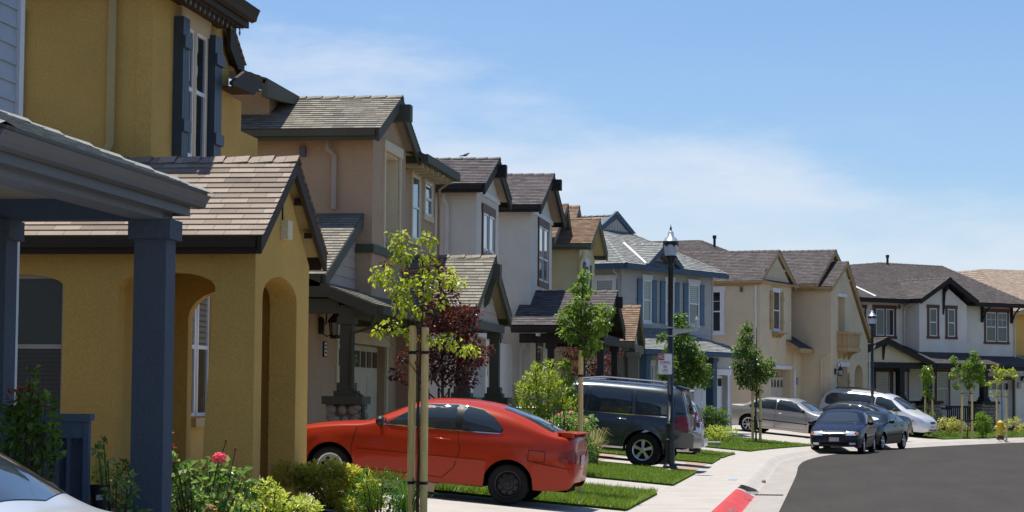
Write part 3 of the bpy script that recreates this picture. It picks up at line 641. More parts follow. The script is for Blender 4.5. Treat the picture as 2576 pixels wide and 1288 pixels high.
# lean-to roof and porch
r = planes(H, [[(-12.5, 35.3, 3.47), (-8.15, 35.3, 3.47), (-8.15, 38.24, 4.71), (-12.5, 38.24, 4.71)]], SHG, OLV, 'lower_roof')
b = MB(); b.prism([(35.3, 3.24), (38.2, 4.46), (38.2, 4.69), (35.3, 3.46)], fF(-8.2), 0, .06); H.part('barge_board', b, OLV, r); beams(H, 'fascia', [(-12.5, -8.22, 35.24, 35.32, 3.28, 3.46)], OLV, r)
r = planes(H, [[(-7.3, 35.3, 2.98), (-7.3, 40.2, 2.98), (-8.94, 40.2, 3.62), (-8.94, 35.3, 3.62)]], SHG, OLV, 'porch_roof')
b = MB(); b.prism([(-7.28, 2.78), (-7.28, 2.97), (-8.94, 3.61), (-8.94, 3.1), (-8.1, 3.1)], fS(35.3), 0, .06); H.part('barge_board', b, OLV, r)
beams(H, 'gutter', [(-7.3, -7.18, 35.3, 40.2, 2.83, 2.97)], OLV, r)
beams(H, 'porch_beam', [(-7.92, -7.68, 35.32, 40.0, 2.79, 2.95), (-8.9, -7.922, 35.32, 35.52, 2.84, 3.08)], OLV)
beams(H, 'porch_ceiling', [(-8.94, -7.35, 35.4, 40.1, 2.955, 2.975)], CEIL)
post(H, -7.9, -7.7, 35.35, 35.55, 1.5, 2.788, OLV, cap=.12, base=.22)
stone_pier(H, -8.08, -7.53, 35.17, 35.72, .1, 1.37, OLV, 3)
pipe(H, [(-7.35, 35.4, 2.85), (-7.38, 35.38, 2.62), (-7.68, 35.32, 2.52), (-7.68, 35.3, 1.62), (-7.5, 35.25, 1.5), (-7.42, 35.2, .4)], OLV, .035)
garage(H, fF(-9.1), 39.76, 44.19, .42, 2.48, paint('cream_garage_paint', (.66, .56, .38)), 4)
n = MB(); f = fF(-8.95); bar(n, f, 39.55, 44.4, 2.5, 2.72, 0, .06); bar(n, f, 39.62, 39.75, .4, 2.5, 0, .05); bar(n, f, 44.2, 44.33, .4, 2.5, 0, .05); H.part('garage_trim', n, BRNT)
plaque(H, fF(-8.95), 38.75, 2.33)
lantern('black carriage lantern on the brown house wall beside its garage', -8.94, 38.35, 2.85, (1, 0, 0), k=1.15)
w = MB()
r = gable(H, -8.9, -6.38, 39.9, 44.4, 42.1, 3.13, 4.2, SHG, OLV, bd=.2, sof=SIDB, name='entry_roof', corbel=.1)
w.courses([(-6.6, 40.3, 2.95), (-6.6, 43.95, 2.95), (-6.6, 42.1, 3.98)], .19, .015, False); w.prism([(40.3, 2.9), (43.95, 2.9), (42.1, 3.97)], fF(-6.602), -.1, 0); H.part('gable_siding', w, SIDB)
beams(H, 'porch_beam', [(-6.75, -6.52, 39.95, 44.3, 2.78, 2.94), (-8.9, -6.752, 43.7, 43.93, 2.78, 2.94), (-8.9, -6.752, 40.0, 40.23, 2.78, 2.94)], OLV)
b = MB(); b.prism([(-6.6, 3.2), (-6.6, 4.0), (-6.3, 4.0), (-6.3, 3.9), (-6.5, 3.3)], lambda a, b_, d: (a, 42.1+d, b_), -.06, .06); H.part('gable_bracket', b, OLV, r)
for i, y in enumerate((39.75, 43.65)):
    post(H, -6.73, -6.54, y, y+.2, 1.5, 2.778, OLV, cap=.12, base=.2); stone_pier(H, -6.9, -6.38, y-.17, y+.37, .1, 1.37, OLV, 5+i)
# ------------------------------------------------------------------ 3 pale stucco house with charcoal roof
H = House('stucco_house', 'pale stucco house with charcoal roof and white arched-light garage, beside the brown house', -8.05, 50.1)
w = MB(); w.panel([(50.1, 2.9), (53.5, 2.9), (53.5, 6.2), (51.8, 7.0), (50.1, 6.2)], [], fF(-8.05), -.25, 0); w.box(-13, -8.301, 50.101, 50.3, .3, 6.25); w.box(-13, -8.301, 53.3, 53.495, .3, 6.2)
w.panel([(50.31, .3), (58.5, .3), (58.5, 2.89), (50.31, 2.89)], [[(51.2, .4), (55.6, .4), (55.6, 2.5), (51.2, 2.5)]], fF(-8.4), -.3, 0); w.box(-13, -10.5, 53.5, 58.4, .3, 6.2)
H.part('wall', w, WHT)
gable(H, -13, -7.77, 49.68, 53.92, 51.8, 6.34, 7.14, SHC, CHA, bd=.24, sof=SIDB, corbel=.16)
w = MB(); w.courses([(-8.03, 50.3, 6.3), (-8.03, 53.3, 6.3), (-8.03, 51.8, 6.98)], .17, .015, False); H.part('gable_siding', w, WHT)
beams(H, 'gable_band', [(-8.045, -8.0, 50.15, 53.45, 6.18, 6.29)], CRM)
window(H, fF(-8.05), 50.98, 52.66, 4.35, 5.8, glass=GLS, trim=RBR, two=True, rail=.42, hdr=.2, sill=.14)
pipe(H, [(-8.78, 49.98, 6.2), (-8.78, 49.95, 6.0), (-8.72, 50.05, 5.85), (-8.72, 50.05, 3)], WHT, .05)
garage(H, fF(-8.6), 51.22, 55.58, .42, 2.48, CRM, 4, 'arch')
n = MB(); f = fF(-8.4); bar(n, f, 51.0, 55.8, 2.5, 2.74, 0, .05); bar(n, f, 51.06, 51.2, .4, 2.5, 0, .045); bar(n, f, 55.6, 55.74, .4, 2.5, 0, .045); H.part('garage_trim', n, RBR)

# ------------------------------------------------------------------ 4 second pale stucco house
H = House('stucco_house', 'second pale stucco house with charcoal roof, dark porch posts and a tall brown-trimmed window', -8.05, 59.4)
w = MB(); w.panel([(59.4, .3), (63.95, .3), (63.95, 6.53), (61.68, 7.6), (59.4, 6.53)], [], fF(-8.05), -.25, 0); w.box(-13, -8.301, 59.401, 59.6, .3, 6.56); w.box(-13, -8.301, 63.7, 63.945, .3, 6.5); w.box(-13, -9.5, 63.95, 69, .3, 6.4)
H.part('wall', w, WHT)
gable(H, -13, -7.7, 58.95, 64.4, 61.67, 6.67, 7.76, SHC, CHA, bd=.25, sof=SIDB, corbel=.2)
w = MB(); w.courses([(-8.03, 59.7, 6.62), (-8.03, 63.6, 6.62), (-8.03, 61.67, 7.5)], .17, .015, False); H.part('gable_siding', w, WHT)
beams(H, 'gable_band', [(-8.045, -8.0, 59.45, 63.9, 6.49, 6.61)], CRM)
window(H, fF(-8.05), 60.95, 62.92, 4.75, 6.27, glass=GLS, trim=RBR, two=True, rail=.42, hdr=.22, sill=.16)
r = gable(H, -8.35, -5.8, 57.85, 63.1, 60.5, 3.4, 4.42, SHC, CHA, bd=.24, sof=CHA, name='porch_roof', corbel=.14)
beams(H, 'porch_beam', [(-8.2, -5.95, 58.35, 58.6, 2.95, 3.2), (-6.2, -5.96, 58.601, 62.8, 2.95, 3.2), (-7.9, -5.97, 62.81, 63.0, 2.95, 3.2)], CHA)
for x in (-7.45, -6.62, -6.13): post(H, x, x+.17, 58.38, 58.56, .3, 2.949, CHA, cap=.15)
for x in (-6.17,): post(H, x, x+.17, 62.6, 62.78, .3, 2.949, CHA, cap=.15)
beams(H, 'rafter_tail', [(-7.7, -7.62, 57.93, 58.3, 3.12, 3.2), (-7.0, -6.92, 57.93, 58.3, 3.12, 3.2)], CRM)
window(H, fF(-8.05), 60.7, 61.7, 1.0, 2.92, glass=GLG, trim=RBR, rail=None, hdr=.2, sill=.1)
pipe(H, [(-8.15, 59.3, 3.15), (-8.17, 59.28, 2.9), (-8.3, 59.34, 2.75), (-8.3, 59.34, .4)], WHT, .05)
lantern('black carriage lantern on the second pale stucco house side wall', -8.82, 59.38, 2.8, (0, -1, 0))

# ------------------------------------------------------------------ 5 pale yellow house
H = House('siding_house', 'pale yellow siding house with brown shingle gables and small grey-olive porch', -8.0, 70.5)
w = MB(); w.courses([(-8.0, 70.5, .3), (-8.0, 75.0, .3), (-8.0, 75.0, 6.2), (-8.0, 72.7, 7.25), (-8.0, 70.5, 6.2)], .19, .016, False)
w.courses([(-13, 70.5, .3), (-8.0, 70.5, .3), (-8.0, 70.5, 6.3), (-13, 70.5, 6.3)], .19, .016, False); w.box(-13, -8.01, 70.51, 74.9, .3, 6.25); H.part('wall', w, PYE)
[beams(H, 'corner_board', [q], PYE) for q in ((-8.06, -7.975, 70.47, 70.58, .3, 6.2), (-8.06, -7.975, 74.93, 75.03, .3, 6.2))]
gable(H, -13, -7.55, 70.05, 75.4, 72.7, 6.4, 7.4, SHBR, OGR, bd=.22, sof=PYE)
gable(H, -13, -8.45, 72.0, 77.2, 74.6, 6.7, 7.98, SHBR, OGR, bd=.22, sof=PYE, name='rear_roof')
gable(H, -13, -8.4, 67.5, 72.6, 70.9, 6.4, 7.72, SHBR, OGR, bd=.22, sof=PYE, name='rear_roof')
pipe(H, [(-7.8, 70.1, 6.2), (-7.82, 70.08, 6.05), (-7.95, 70.42, 5.85), (-7.95, 70.42, 3)], PYE, .05)
window(H, fF(-8.0), 72.2, 73.3, 4.4, 5.9, glass=GLG, trim=CRM, hdr=.18, rail=.5)
for a, b in ((71.6, 72.05), (73.45, 73.9)): shutter(H, fF(-8.0), a, b, 4.4, 5.9, OGR, 2, False)
r = gable(H, -8.0, -5.98, 68.1, 72.0, 70.05, 3.25, 4.42, SHBR, OGR, bd=.2, sof=OGR, name='porch_roof')
w = MB(); w.courses([(-6.2, 68.6, 3.2), (-6.2, 71.5, 3.2), (-6.2, 70.05, 4.15)], .19, .012, False); H.part('gable_siding', w, PYE)
beams(H, 'porch_beam', [(-7.95, -6.2, 68.25, 68.55, 2.95, 3.2), (-6.32, -6.02, 68.56, 71.7, 2.92, 3.18)], OGR)
for x in (-6.7, -6.22): post(H, x, x+.33, 68.3, 68.6, .3, 2.919, OGR, cap=.14)

# ------------------------------------------------------------------ 6 blue-grey siding house
H = House('siding_house', 'blue-grey siding house with slate blue shutters and trim behind the tall lamp post', -7.42, 78.75, -R(24.8), True)
w = MB(); w.courses([(0, 0, .3), (0, 6.88, .3), (0, 6.88, 6.12), (0, 0, 6.12)], .2, .018, False); w.courses([(-9, 0, .3), (0, 0, .3), (0, 0, 6.12), (-9, 0, 6.12)], .2, .018, False)
w.courses([(.02, 1.35, 6.12), (.02, 3.4, 6.12), (.02, 2.37, 6.95)], .2, .018, False)
w.box(-9, -.01, .02, 6.87, .3, 6.15); H.part('wall', w, BLG)
w = MB()
for k in range(7): w.box(.03, .05, 1.75+k*.19, 1.82+k*.19, 6.5, 6.53+.55*(1-abs(k-3)/3.4))
H.part('gable_batten', w, BLG)
[beams(H, 'corner_board', [q], BLG) for q in ((-.06, .035, -.035, .07, .3, 6.12), (-.06, .035, 6.82, 6.93, .3, 6.12))]
E0 = 6.27; p_ = .547
r = planes(H, [[(.45, -.4, E0), (.45, 7.25, E0), (-2.25, 4.5, 7.747), (-2.25, 2.3, 7.747)], [(-9, -.4, E0), (.45, -.4, E0), (-2.25, 2.3, 7.747), (-2.1, 3.4, 8.349), (-9, 3.4, 8.349)], [(.45, 7.25, E0), (-9, 7.25, E0), (-9, 3.4, 8.349), (-2.1, 3.4, 8.349), (-2.25, 4.5, 7.747)]], SHGB, SLB, caps=[((.45, -.4, E0), (-2.25, 2.3, 7.747)), ((.45, 7.25, E0), (-2.25, 4.5, 7.747)), ((-2.1, 3.4, 8.35), (-9, 3.4, 8.35))])
b = MB(); f = fF(-2.24); b.prism([(2.0, 7.74), (3.4, 8.5), (3.4, 8.28), (2.4, 7.74)], f, 0, .1); b.prism([(3.402, 8.28), (3.402, 8.5), (4.8, 7.74), (4.4, 7.74)], f, 0, .1); H.part('barge_board', b, SLB, r)
b = MB(); b.prism([(2.42, 7.745), (4.38, 7.745), (3.4, 8.27)], f, -.02, .03); [b.box(-2.21, -2.19, 2.7+.2*k, 2.76+.2*k, 7.75, 7.78+.42*(1-abs(k-3.5)/4.2)) for k in range(8)]; H.part('gablet', b, BLG, r)
b = MB(); b.box(.4, .52, -.44, 7.28, 6.08, 6.25); b.box(-9, .398, -.5, -.36, 6.08, 6.25); H.part('gutter', b, SLB, r)
gable(H, -1.2, .52, 1.05, 3.7, 2.37, 6.32, 7.14, SHGB, SLB, bd=.2, sof=BLG, name='front_gable', gutter=False, fas=.1)
b = MB(); b.tube([(.45, 1.02, 6.33), (-1.2, 2.25, 7.2)], .05, 4); H.part('valley_flashing', b, CRM)
for a, c in ((1.51, 2.08), (3.2, 3.78), (4.97, 5.74)):
    window(H, fF(0.02), a, c, 4.28, 5.78, glass=GLB, glass2=GLS if a > 4 else GLB, trim=CRM, tw=.05, hdr=.2, sill=.1, ext=.04, munt=0, rail=.52)
    for s0, s1 in ((a-.42, a-.08), (c+.08, c+.42)): shutter(H, fF(.02), s0, s1, 4.27, 5.8, mat('blue_shutter', (.085, .14, .20), rough=.55, var=.1), 1, False, .05)
window(H, fS(-.02), -1.02, -.3, 4.3, 5.74, glass=GLB, trim=CRM, tw=.12, hdr=.15, sill=.1)
pipe(H, [(-.1, -.38, 6.1), (-.1, -.36, 6.0), (-.06, -.06, 5.85), (-.06, -.06, 3.9)], BLG, .04)
r = planes(H, [[(2, -1.8, 3.2), (2, 5.4, 3.2), (.02, 3.6, 4.05), (.02, 0, 4.05)], [(-1.5, -1.8, 3.2), (2, -1.8, 3.2), (.02, 0, 4.05), (-1.5, 0, 4.05)], [(2, 5.4, 3.2), (.02, 7.2, 3.2), (.02, 3.6, 4.05)], [(.02, 3.6, 4.05), (.9, 6.0, 3.3), (.9, 8.6, 3.3), (-.6, 8.6, 3.9), (.0, 6.9, 4.0)][:3]], SHGB, SLB, 'porch_roof')
[beams(H, 'gutter', [q], SLB, r) for q in ((1.96, 2.08, -1.86, 5.4, 3.02, 3.18), (-1.5, 1.958, -1.88, -1.76, 3.02, 3.18))]
w = MB(); w.panel([(.02, .3), (6.9, .3), (6.9, 3.05), (.02, 3.05)], [[(3.9, .4), (6.5, .4), (6.5, 2.4), (3.9, 2.4)]], fF(.85), -.3, 0); H.part('lower_wall', w, BLG)
garage(H, fF(.65), 3.91, 6.49, .42, 2.38, CRM, 3); n = MB(); f = fF(.85); bar(n, f, 3.6, 6.75, 2.4, 2.62, 0, .05); bar(n, f, 6.5, 6.62, .4, 2.4, 0, .045); H.part('garage_trim', n, CRM)
post(H, 1.65, 1.95, 3.3, 3.6, .3, 3.0, SLB, cap=.15); post(H, 1.65, 1.95, -1.6, -1.3, .3, 3.0, SLB, cap=.15)
window(H, fF(.85), .2, .8, 1.1, 2.7, glass=GLB, trim=CRM, tw=.08)

# ------------------------------------------------------------------ 7 tan house
H = House('stucco_house', 'tan stucco house with two steep gables and a small wooden balcony', -2.96, 92.52, -R(17.8), True)
w = MB(); w.panel([(0, .3), (4.0, .3), (4.0, 6.35), (2.2, 7.5), (0, 6.3)], [[(1.4, .4), (3.95, .4), (3.95, 2.78), (1.4, 2.78)]], fF(0), -.5, 0); w.box(-10, -.502, .002, .2, .3, 6.35); w.box(-10, -.502, 3.8, 3.995, .3, 6.3)
w.panel([(3.995, .3), (5.14, .3), (5.14, 3.8), (3.995, 4.0)], [], fF(.1), -.3, 0)
w.panel([(5.14, .3), (10.5, .3), (10.5, 4.15), (7.16, 7.25), (5.14, 6.25)], [[(6.15, 4.3), (7.1, 4.3), (7.1, 6.0), (6.15, 6.0)], [(6.15, .4), (7.45, .4), (7.45, 2.95), (6.15, 2.95)], arch(8.5, 9.75, .4, 2.6, 3.08)], fF(1.41), -.4, 0)
w.box(-10, 1.008, 5.142, 5.34, .3, 6.35); w.box(-6, 1.008, 10.3, 10.495, .3, 4); w.box(.5, .7, 5.4, 10.3, .3, 6.2)
w.panel([(5.3, 6), (9.6, 6), (7.4, 7.9)], [], fF(.75), -.1, 0)
H.part('wall', w, TAN)
gable(H, -6, .1, -.12, 4.5, 2.2, 6.42, 7.8, SHK, TANT, bd=.2, sof=TANT, name='near_gable')
gable(H, -6, 1.55, 4.98, 10.95, 7.16, 6.4, 7.58, SHK, TANT, bd=.2, sof=TANT, name='far_gable', zf=4.1)
gable(H, -6, .95, 4.6, 10.0, 7.3, 6.5, 8.12, SHK, TANT, bd=.2, sof=TANT, name='rear_gable')
planes(H, [[(.2, -.3, 6.4), (.2, 9, 6.4), (-4.3, 4.6, 8.47), (-4.3, 4.2, 8.47)], [(-10, -.3, 6.4), (.2, -.3, 6.4), (-4.3, 4.2, 8.47), (-10, 4.2, 8.47)]], SHK, TANT, 'main_roof')
b = MB(); b.lathe((-3.6, 4.2, 8.1), [(.06, 0), (.06, .42), (.09, .43), (.09, .56), (.04, .57)], 8); H.part('roof_vent', b, DBR)
n = MB(); bar(n, fF(0), 1.45, 2.6, 6.08, 6.2, 0, .05); H.part('window_header', n, CRM)
window(H, fF(0), 1.62, 2.42, 4.44, 6.06, glass=GLS, rail=.5, trim=CRM, tw=.03, hdr=.02, sill=.08)
for a, b in ((1.2, 1.56), (2.5, 2.86)): shutter(H, fF(0), a, b, 4.42, 6.05, TANT, 2, True)
n = MB(); n.box(.002, .3, 1.45, 2.65, 4.26, 4.33)
for y in (1.55, 1.95, 2.35): n.prism([(.0, 4.26), (.27, 4.26), (.06, 4.1), (.0, 4.08)], lambda a, b, d: (a, y+d, b), 0, .08)
H.part('window_ledge', n, TANT)
window(H, fS(0), -2.4, -1.7, 4.3, 6.0, glass=GLS, trim=CRM, tw=.14, hdr=.2, sill=.14, munt=1)
beams(H, 'gable_band', [(.002, .03, .5, 3.9, 6.95, 7.02), (1.412, 1.44, 5.9, 8.4, 6.75, 6.82)], TAN)
beams(H, 'wall_light', [(-.85, -.75, -.1, -.001, 5.95, 6.15)], GRF)
pipe(H, [(-.16, -.06, 6.25), (-.16, -.06, 2)], CRM, .04); pipe(H, [(1.5, 4.6, 3.5), (1.0, 5.06, 3.3), (1.0, 5.06, .4)], TAN, .04)
planes(H, [[(.6, 3.3, 3.7), (.6, 5.13, 3.7), (-.35, 5.13, 4.25), (-.35, 3.3, 4.25)]], SHK, TANT, 'lower_roof'); beams(H, 'fascia', [(.58, .66, 3.25, 5.13, 3.5, 3.69)], TANT)
garage(H, fF(-.35), 1.42, 3.93, .42, 2.45, mat('cream_door', (.56, .49, .38), rough=.6), 3, 'arch'); n = MB(); bar(n, fF(0), 1.2, 4.35, 2.8, 2.94, 0, .05); bar(n, fF(.1), 4.02, 4.16, .4, 2.799, .001, .05); H.part('garage_trim', n, CRM)
n = MB(); n.box(.9, 1.0, 6.0, 7.2, 4.2, 6.1); n.box(.9, 1.0, 6.1, 7.5, .35, 3.0); n.box(.9, 1.0, 8.4, 9.9, .35, 3.1); H.part('recess_back', n, TAN)
n = MB(); bar(n, fF(1.41), 6.0, 7.3, 6.01, 6.15, 0, .05); H.part('opening_header', n, CRM); n = MB(); bar(n, fF(1.41), 5.98, 7.62, 2.97, 3.17, 0, .06); H.part('opening_header', n, CRM)
B = MB(); B.box(1.412, 1.93, 5.95, 7.75, 3.62, 3.8); B.box(1.412, 1.97, 5.91, 7.79, 4.36, 4.47)
for k in range(8): B.box(1.86, 1.9, 6.0+k*.225, 6.18+k*.225, 3.801, 4.359)
B.box(1.415, 1.62, 5.98, 6.03, 3.801, 4.359); B.box(1.64, 1.85, 5.98, 6.03, 3.801, 4.359)
for y in (6.1, 6.8, 7.5): B.prism([(1.412, 3.62), (1.9, 3.62), (1.6, 3.5), (1.48, 3.3), (1.412, 3.28)], lambda a, b, d: (a, y+d, b), 0, .12)
H.part('balcony', B, TANT)
beams(H, 'gable_corbel', [(1.412, 1.5, 8.95, 9.15, 3.7, 3.95)], CRM); w = MB(); w.prism([(9.02, 3.96), (9.1, 3.96), (9.06, 4.5)], fF(1.41), 0, .004); H.part('gable_slot', w, TANT)
for a, c in ((5.95, 6.13), (7.47, 7.65)): shutter(H, fF(1.41), a, c, .5, 2.7, TANT, 1, True)
pipe(H, [(1.62, 10.9, 4.0), (1.55, 10.62, 3.7), (1.46, 10.58, 3.6), (1.46, 10.58, .4)], CRM, .045)
lan_p = Matrix.Rotation(-R(17.8), 3, 'Z') @ Vector((1.42, 5.62, 0))
lantern('black carriage lantern on the tan house wall under its balcony', -2.96+lan_p.x, 92.52+lan_p.y, 2.85, (1, 0, 0), rz=-R(17.8))
plaque(H, fF(.1), 4.5, 2.3)

# ------------------------------------------------------------------ 8 white and brown house at the bend
H = House('stucco_house', 'pale stucco house at the bend with stone porch piers and dark brown bracketed gables', 4.07, 106.67, -R(47.8), True)
w = MB(); w.panel([(0, 3), (3.13, 3), (3.13, 6.1), (1.6, 7.05), (0, 6.1)], [], fF(0), -.2, 0); w.box(-1.05, -.201, .002, .2, 3, 6.2); w.box(-1.05, -.201, 2.93, 3.128, 3, 6.2)
w.panel([(-7, .3), (7.35, .3), (7.35, 6.22), (-7, 6.22)], [[(5.55, .4), (7.25, .4), (7.25, 2.52), (5.55, 2.52)]], fF(-1), -.35, 0); w.box(-9, -1.351, 7.15, 7.345, .3, 6.2)
H.part('wall', w, WH8)
r = planes(H, [[(-.4, -7, 6.28), (-.4, 8.1, 6.28), (-5.7, 7.2, 8.38), (-5.7, 2.7, 8.38), (-4.8, -1.2, 8.0234), (-3.6, -7, 7.5479)], [(-.4, 8.1, 6.28), (-10, 8.1, 6.28), (-5.7, 7.2, 8.38)]], SHK, CHA, caps=[((-.4, 8.1, 6.28), (-5.7, 7.2, 8.38)), ((-5.7, 7.2, 8.38), (-5.7, 2.7, 8.38))])
[beams(H, 'gutter', [q], CHA, r) for q in ((-.42, -.28, -7, -.3, 6.08, 6.27), (-.42, -.28, 3.7, 8.15, 6.08, 6.27))]; beams(H, 'soffit', [(-.98, -.42, -7, 8.05, 6.16, 6.2)], CHA, r)
b = MB(); b.lathe((-5.5, 3.2, 8.2), [(.06, 0), (.06, .44), (.09, .45), (.09, .58), (.04, .59)], 8); H.part('roof_vent', b, BLK, r)
b = MB(); b.tube([(-.5, -2.3, 6.36), (-3.9, -2.6, 7.7)], .05, 4); H.part('valley_flashing', b, CRM, r)
r = gable(H, -3.4, .42, -.25, 3.55, 1.62, 6.3, 7.35, SHK, CHA, bd=.24, sof=CHA, name='bay_roof', gutter=False)
b = MB(); b.prism([(.002, 5.6), (.002, 6.95), (.3, 6.95), (.3, 6.8), (.12, 6.65)], lambda a, c, d: (a, 1.57+d, c), -.06, .06); H.part('gable_bracket', b, CHA, r)
for a, c in ((.64, 1.13), (1.84, 2.32)): window(H, fF(0), a, c, 4.56, 5.88, glass=GLBD, trim=RBR, tw=.14, hdr=.17, sill=.12, ext=.03, rail=.5, munt=0)
window(H, fF(-1), 5.45, 6.9, 4.42, 5.86, glass=GLBD, trim=RBR, tw=.12, hdr=.17, sill=.12, two=True, rail=.5, munt=1)
window(H, fF(-1), -1.86, -.7, 4.55, 5.82, glass=GLS, trim=RBR, tw=.14, hdr=.17, sill=.13, two=True, rail=None); window(H, fF(-1), -3.4, -2.6, 4.55, 5.8, glass=GLBD, trim=RBR, tw=.12)
for y in (5.15, 7.2):
    b = MB(); b.box(-.995, -.9, y-.06, y+.06, 5.35, 6.15); b.tube([(-.92, y, 5.45), (-.7, y, 5.85), (-.42, y, 6.1)], .05, 4); H.part('eave_bracket', b, CHA)
pipe(H, [(-.35, -.2, 6.1), (-.8, -.12, 5.95), (-.9, -.1, 5.8), (-.9, -.1, 4.1)], WHT, .045); pipe(H, [(-.3, 7.9, 6.1), (-.8, 7.45, 5.9), (-.92, 7.4, 5.8), (-.92, 7.4, .4)], WHT, .045)
beams(H, 'wall_light', [(-.999, -.93, -.42, -.3, 5.85, 6.02)], GRF)
r = gable(H, -.98, 1.75, -6.8, -.6, -3.7, 3.22, 4.36, SHK, CHA, bd=.26, sof=CHA, name='entry_gable', gutter=False)
w = MB(); w.prism([(-6.4, 3.25), (-1.0, 3.25), (-3.7, 4.2)], fF(1.4), 0, .05); H.part('gable_panel', w, TAN)
b = MB(); b.prism([(1.45, 3.35), (1.45, 4.2), (1.7, 4.2), (1.7, 4.05), (1.55, 3.95)], lambda a, c, d: (a, -3.7+d, c), -.06, .06); H.part('gable_bracket', b, CHA, r)
r = planes(H, [[(1.75, -1.2, 3.24), (1.75, 3.6, 3.24), (0, 3.6, 4.08), (-.98, 3.6, 4.1), (-.98, -2.5, 4.1), (0, -2.6, 4.08)][:2]+[(-.99, 3.6, 4.55), (-.99, -1.2, 4.55)]], SHK, CHA, 'porch_roof') if 0 else planes(H, [[(1.75, -.9, 3.24), (1.75, 3.6, 3.24), (-.98, 3.0, 4.1), (-.98, -3.2, 4.1)]], SHK, CHA, 'porch_roof')
beams(H, 'fascia', [(1.7, 1.76, -.6, 3.62, 3.02, 3.225)], CHA, r)
for y in (.6, 1.2, 2.9, 3.3): beams(H, 'rafter_tail', [(1.5, 1.72, y-.08, y+.08, 2.95, 3.02)], CRM, r)
planes(H, [[(.35, 3.4, 3.18), (.35, 8.0, 3.18), (-.98, 7.6, 3.7), (-.98, 3.4, 3.7)]], SHK, CHA, 'garage_roof'); beams(H, 'fascia', [(.32, .4, 3.4, 8.0, 2.98, 3.17)], CHA)
beams(H, 'porch_beam', [(1.3, 1.5, -6.5, 3.4, 2.98, 3.24)], CHA)
for i, (y, pw) in enumerate(((-2.75, .8), (-1.0, 1.0), (2.65, 1.05))):
    post(H, 1.25, 1.55, y, y+.3, 1.5, 2.979, CHA, cap=.15, base=.2); stone_pier(H, 1.0, 1.8, y+.15-pw/2, y+.15+pw/2, .1, 1.37, CHA, 20+i)
rl = MB(); rl.box(1.3, 1.4, .4, 2.2, 1.18, 1.28); rl.box(1.3, 1.4, .4, 2.2, .5, .56)
for k in range(14): rl.box(1.33, 1.37, .45+k*.13, .5+k*.13, .561, 1.179)
H.part('porch_rail', rl, CHA)
window(H, fF(-1), -1.86, -1.0, .8, 2.85, glass=GLB, trim=RBR, tw=.1, rail=.52); window(H, fF(-1), -.75, .15, .8, 2.85, glass=GLB, trim=RBR, tw=.1, rail=.52); window(H, fF(-1), 2.1, 2.85, 1.2, 2.9, glass=GLB, trim=RBR, tw=.13, rail=.52)
garage(H, fF(-1.2), 5.57, 7.23, .42, 2.5, CRM, 2); n = MB(); bar(n, fF(-1), 5.3, 7.5, 2.54, 2.72, 0, .05); bar(n, fF(-1), 7.26, 7.42, .4, 2.539, 0, .045); bar(n, fF(-1), 5.38, 5.54, .4, 2.539, 0, .045); H.part('garage_trim', n, RBR)
plaque(H, fF(-1), 7.75, 2.3)
w = MB(); w.panel([(7.345, .3), (9.5, .3), (9.5, 3.1), (7.345, 3.1)], [], fF(-1.05), -.2, 0); H.part('lower_wall', w, WH8)
lan_p = Matrix.Rotation(-R(47.8), 3, 'Z') @ Vector((-1.02, 7.95, 0))
lantern('black carriage lantern right of the garage of the house at the bend', 4.07+lan_p.x, 106.67+lan_p.y, 2.75, (1, 0, 0), rz=-R(47.8))

# ------------------------------------------------------------------ 9 far yellow house
o9 = st((27.1, 121, 0))
H = House('stucco_house', 'far mustard house with tan shingle roof at the right edge', o9.x, o9.y, -R(60), True)
w = MB(); w.box(-9, 0, 0, 12, .3, 6.4); H.part('wall', w, YEL)
planes(H, [[(.5, -.5, 6.4), (.5, 12.5, 6.4), (-4.5, 7.5, 8.95), (-4.5, 1.2, 8.95)], [(-9, -.5, 6.4), (.5, -.5, 6.4), (-4.5, 1.2, 8.95), (-9, 1.2, 8.95)]], SHT, YELT); beams(H, 'fascia', [(.42, .54, -.5, 12.5, 6.2, 6.39)], YELT)
planes(H, [[(2.2, -3.0, 3.0), (2.2, 12, 3.0), (0, 12, 4.0), (0, -3.0, 4.0)]], SHT, YELT, 'lower_roof')
w = MB(); w.box(0.01, 1.6, -2.5, 11.5, .3, 3.1); H.part('lower_wall', w, YEL)
# ------------------------------------------------------------------ cars
def lerp_prof(P, x):
    if x <= P[0][0]: return P[0][1]
    for i in range(len(P)-1):
        if x <= P[i+1][0]:
            x0, y0 = P[i]; x1, y1 = P[i+1]; t = (x-x0)/(x1-x0)
            ym = P[i-1] if i > 0 else None; yp = P[i+2] if i+2 < len(P) else None
            m0 = (y1-ym[1])/(x1-ym[0]) if ym else (y1-y0)/(x1-x0); m1 = (yp[1]-y0)/(yp[0]-x0) if yp else (y1-y0)/(x1-x0)
            s = (y1-y0)/(x1-x0)
            if ym and (y0-ym[1])*s <= 0: m0 = 0
            if yp and (yp[1]-y1)*s <= 0: m1 = 0
            lim = 2.2*abs(s); m0 = max(-lim, min(lim, m0)); m1 = max(-lim, min(lim, m1))
            h = x1-x0
            return (2*t**3-3*t*t+1)*y0+(t**3-2*t*t+t)*h*m0+(-2*t**3+3*t*t)*y1+(t**3-t*t)*h*m1
    return P[-1][1]
SIDE = [(0, .925), (.06, .95), (.16, .968), (.3, .985), (.5, 1.0), (.68, 1.0), (.82, .99), (.93, .968), (1, .945)]
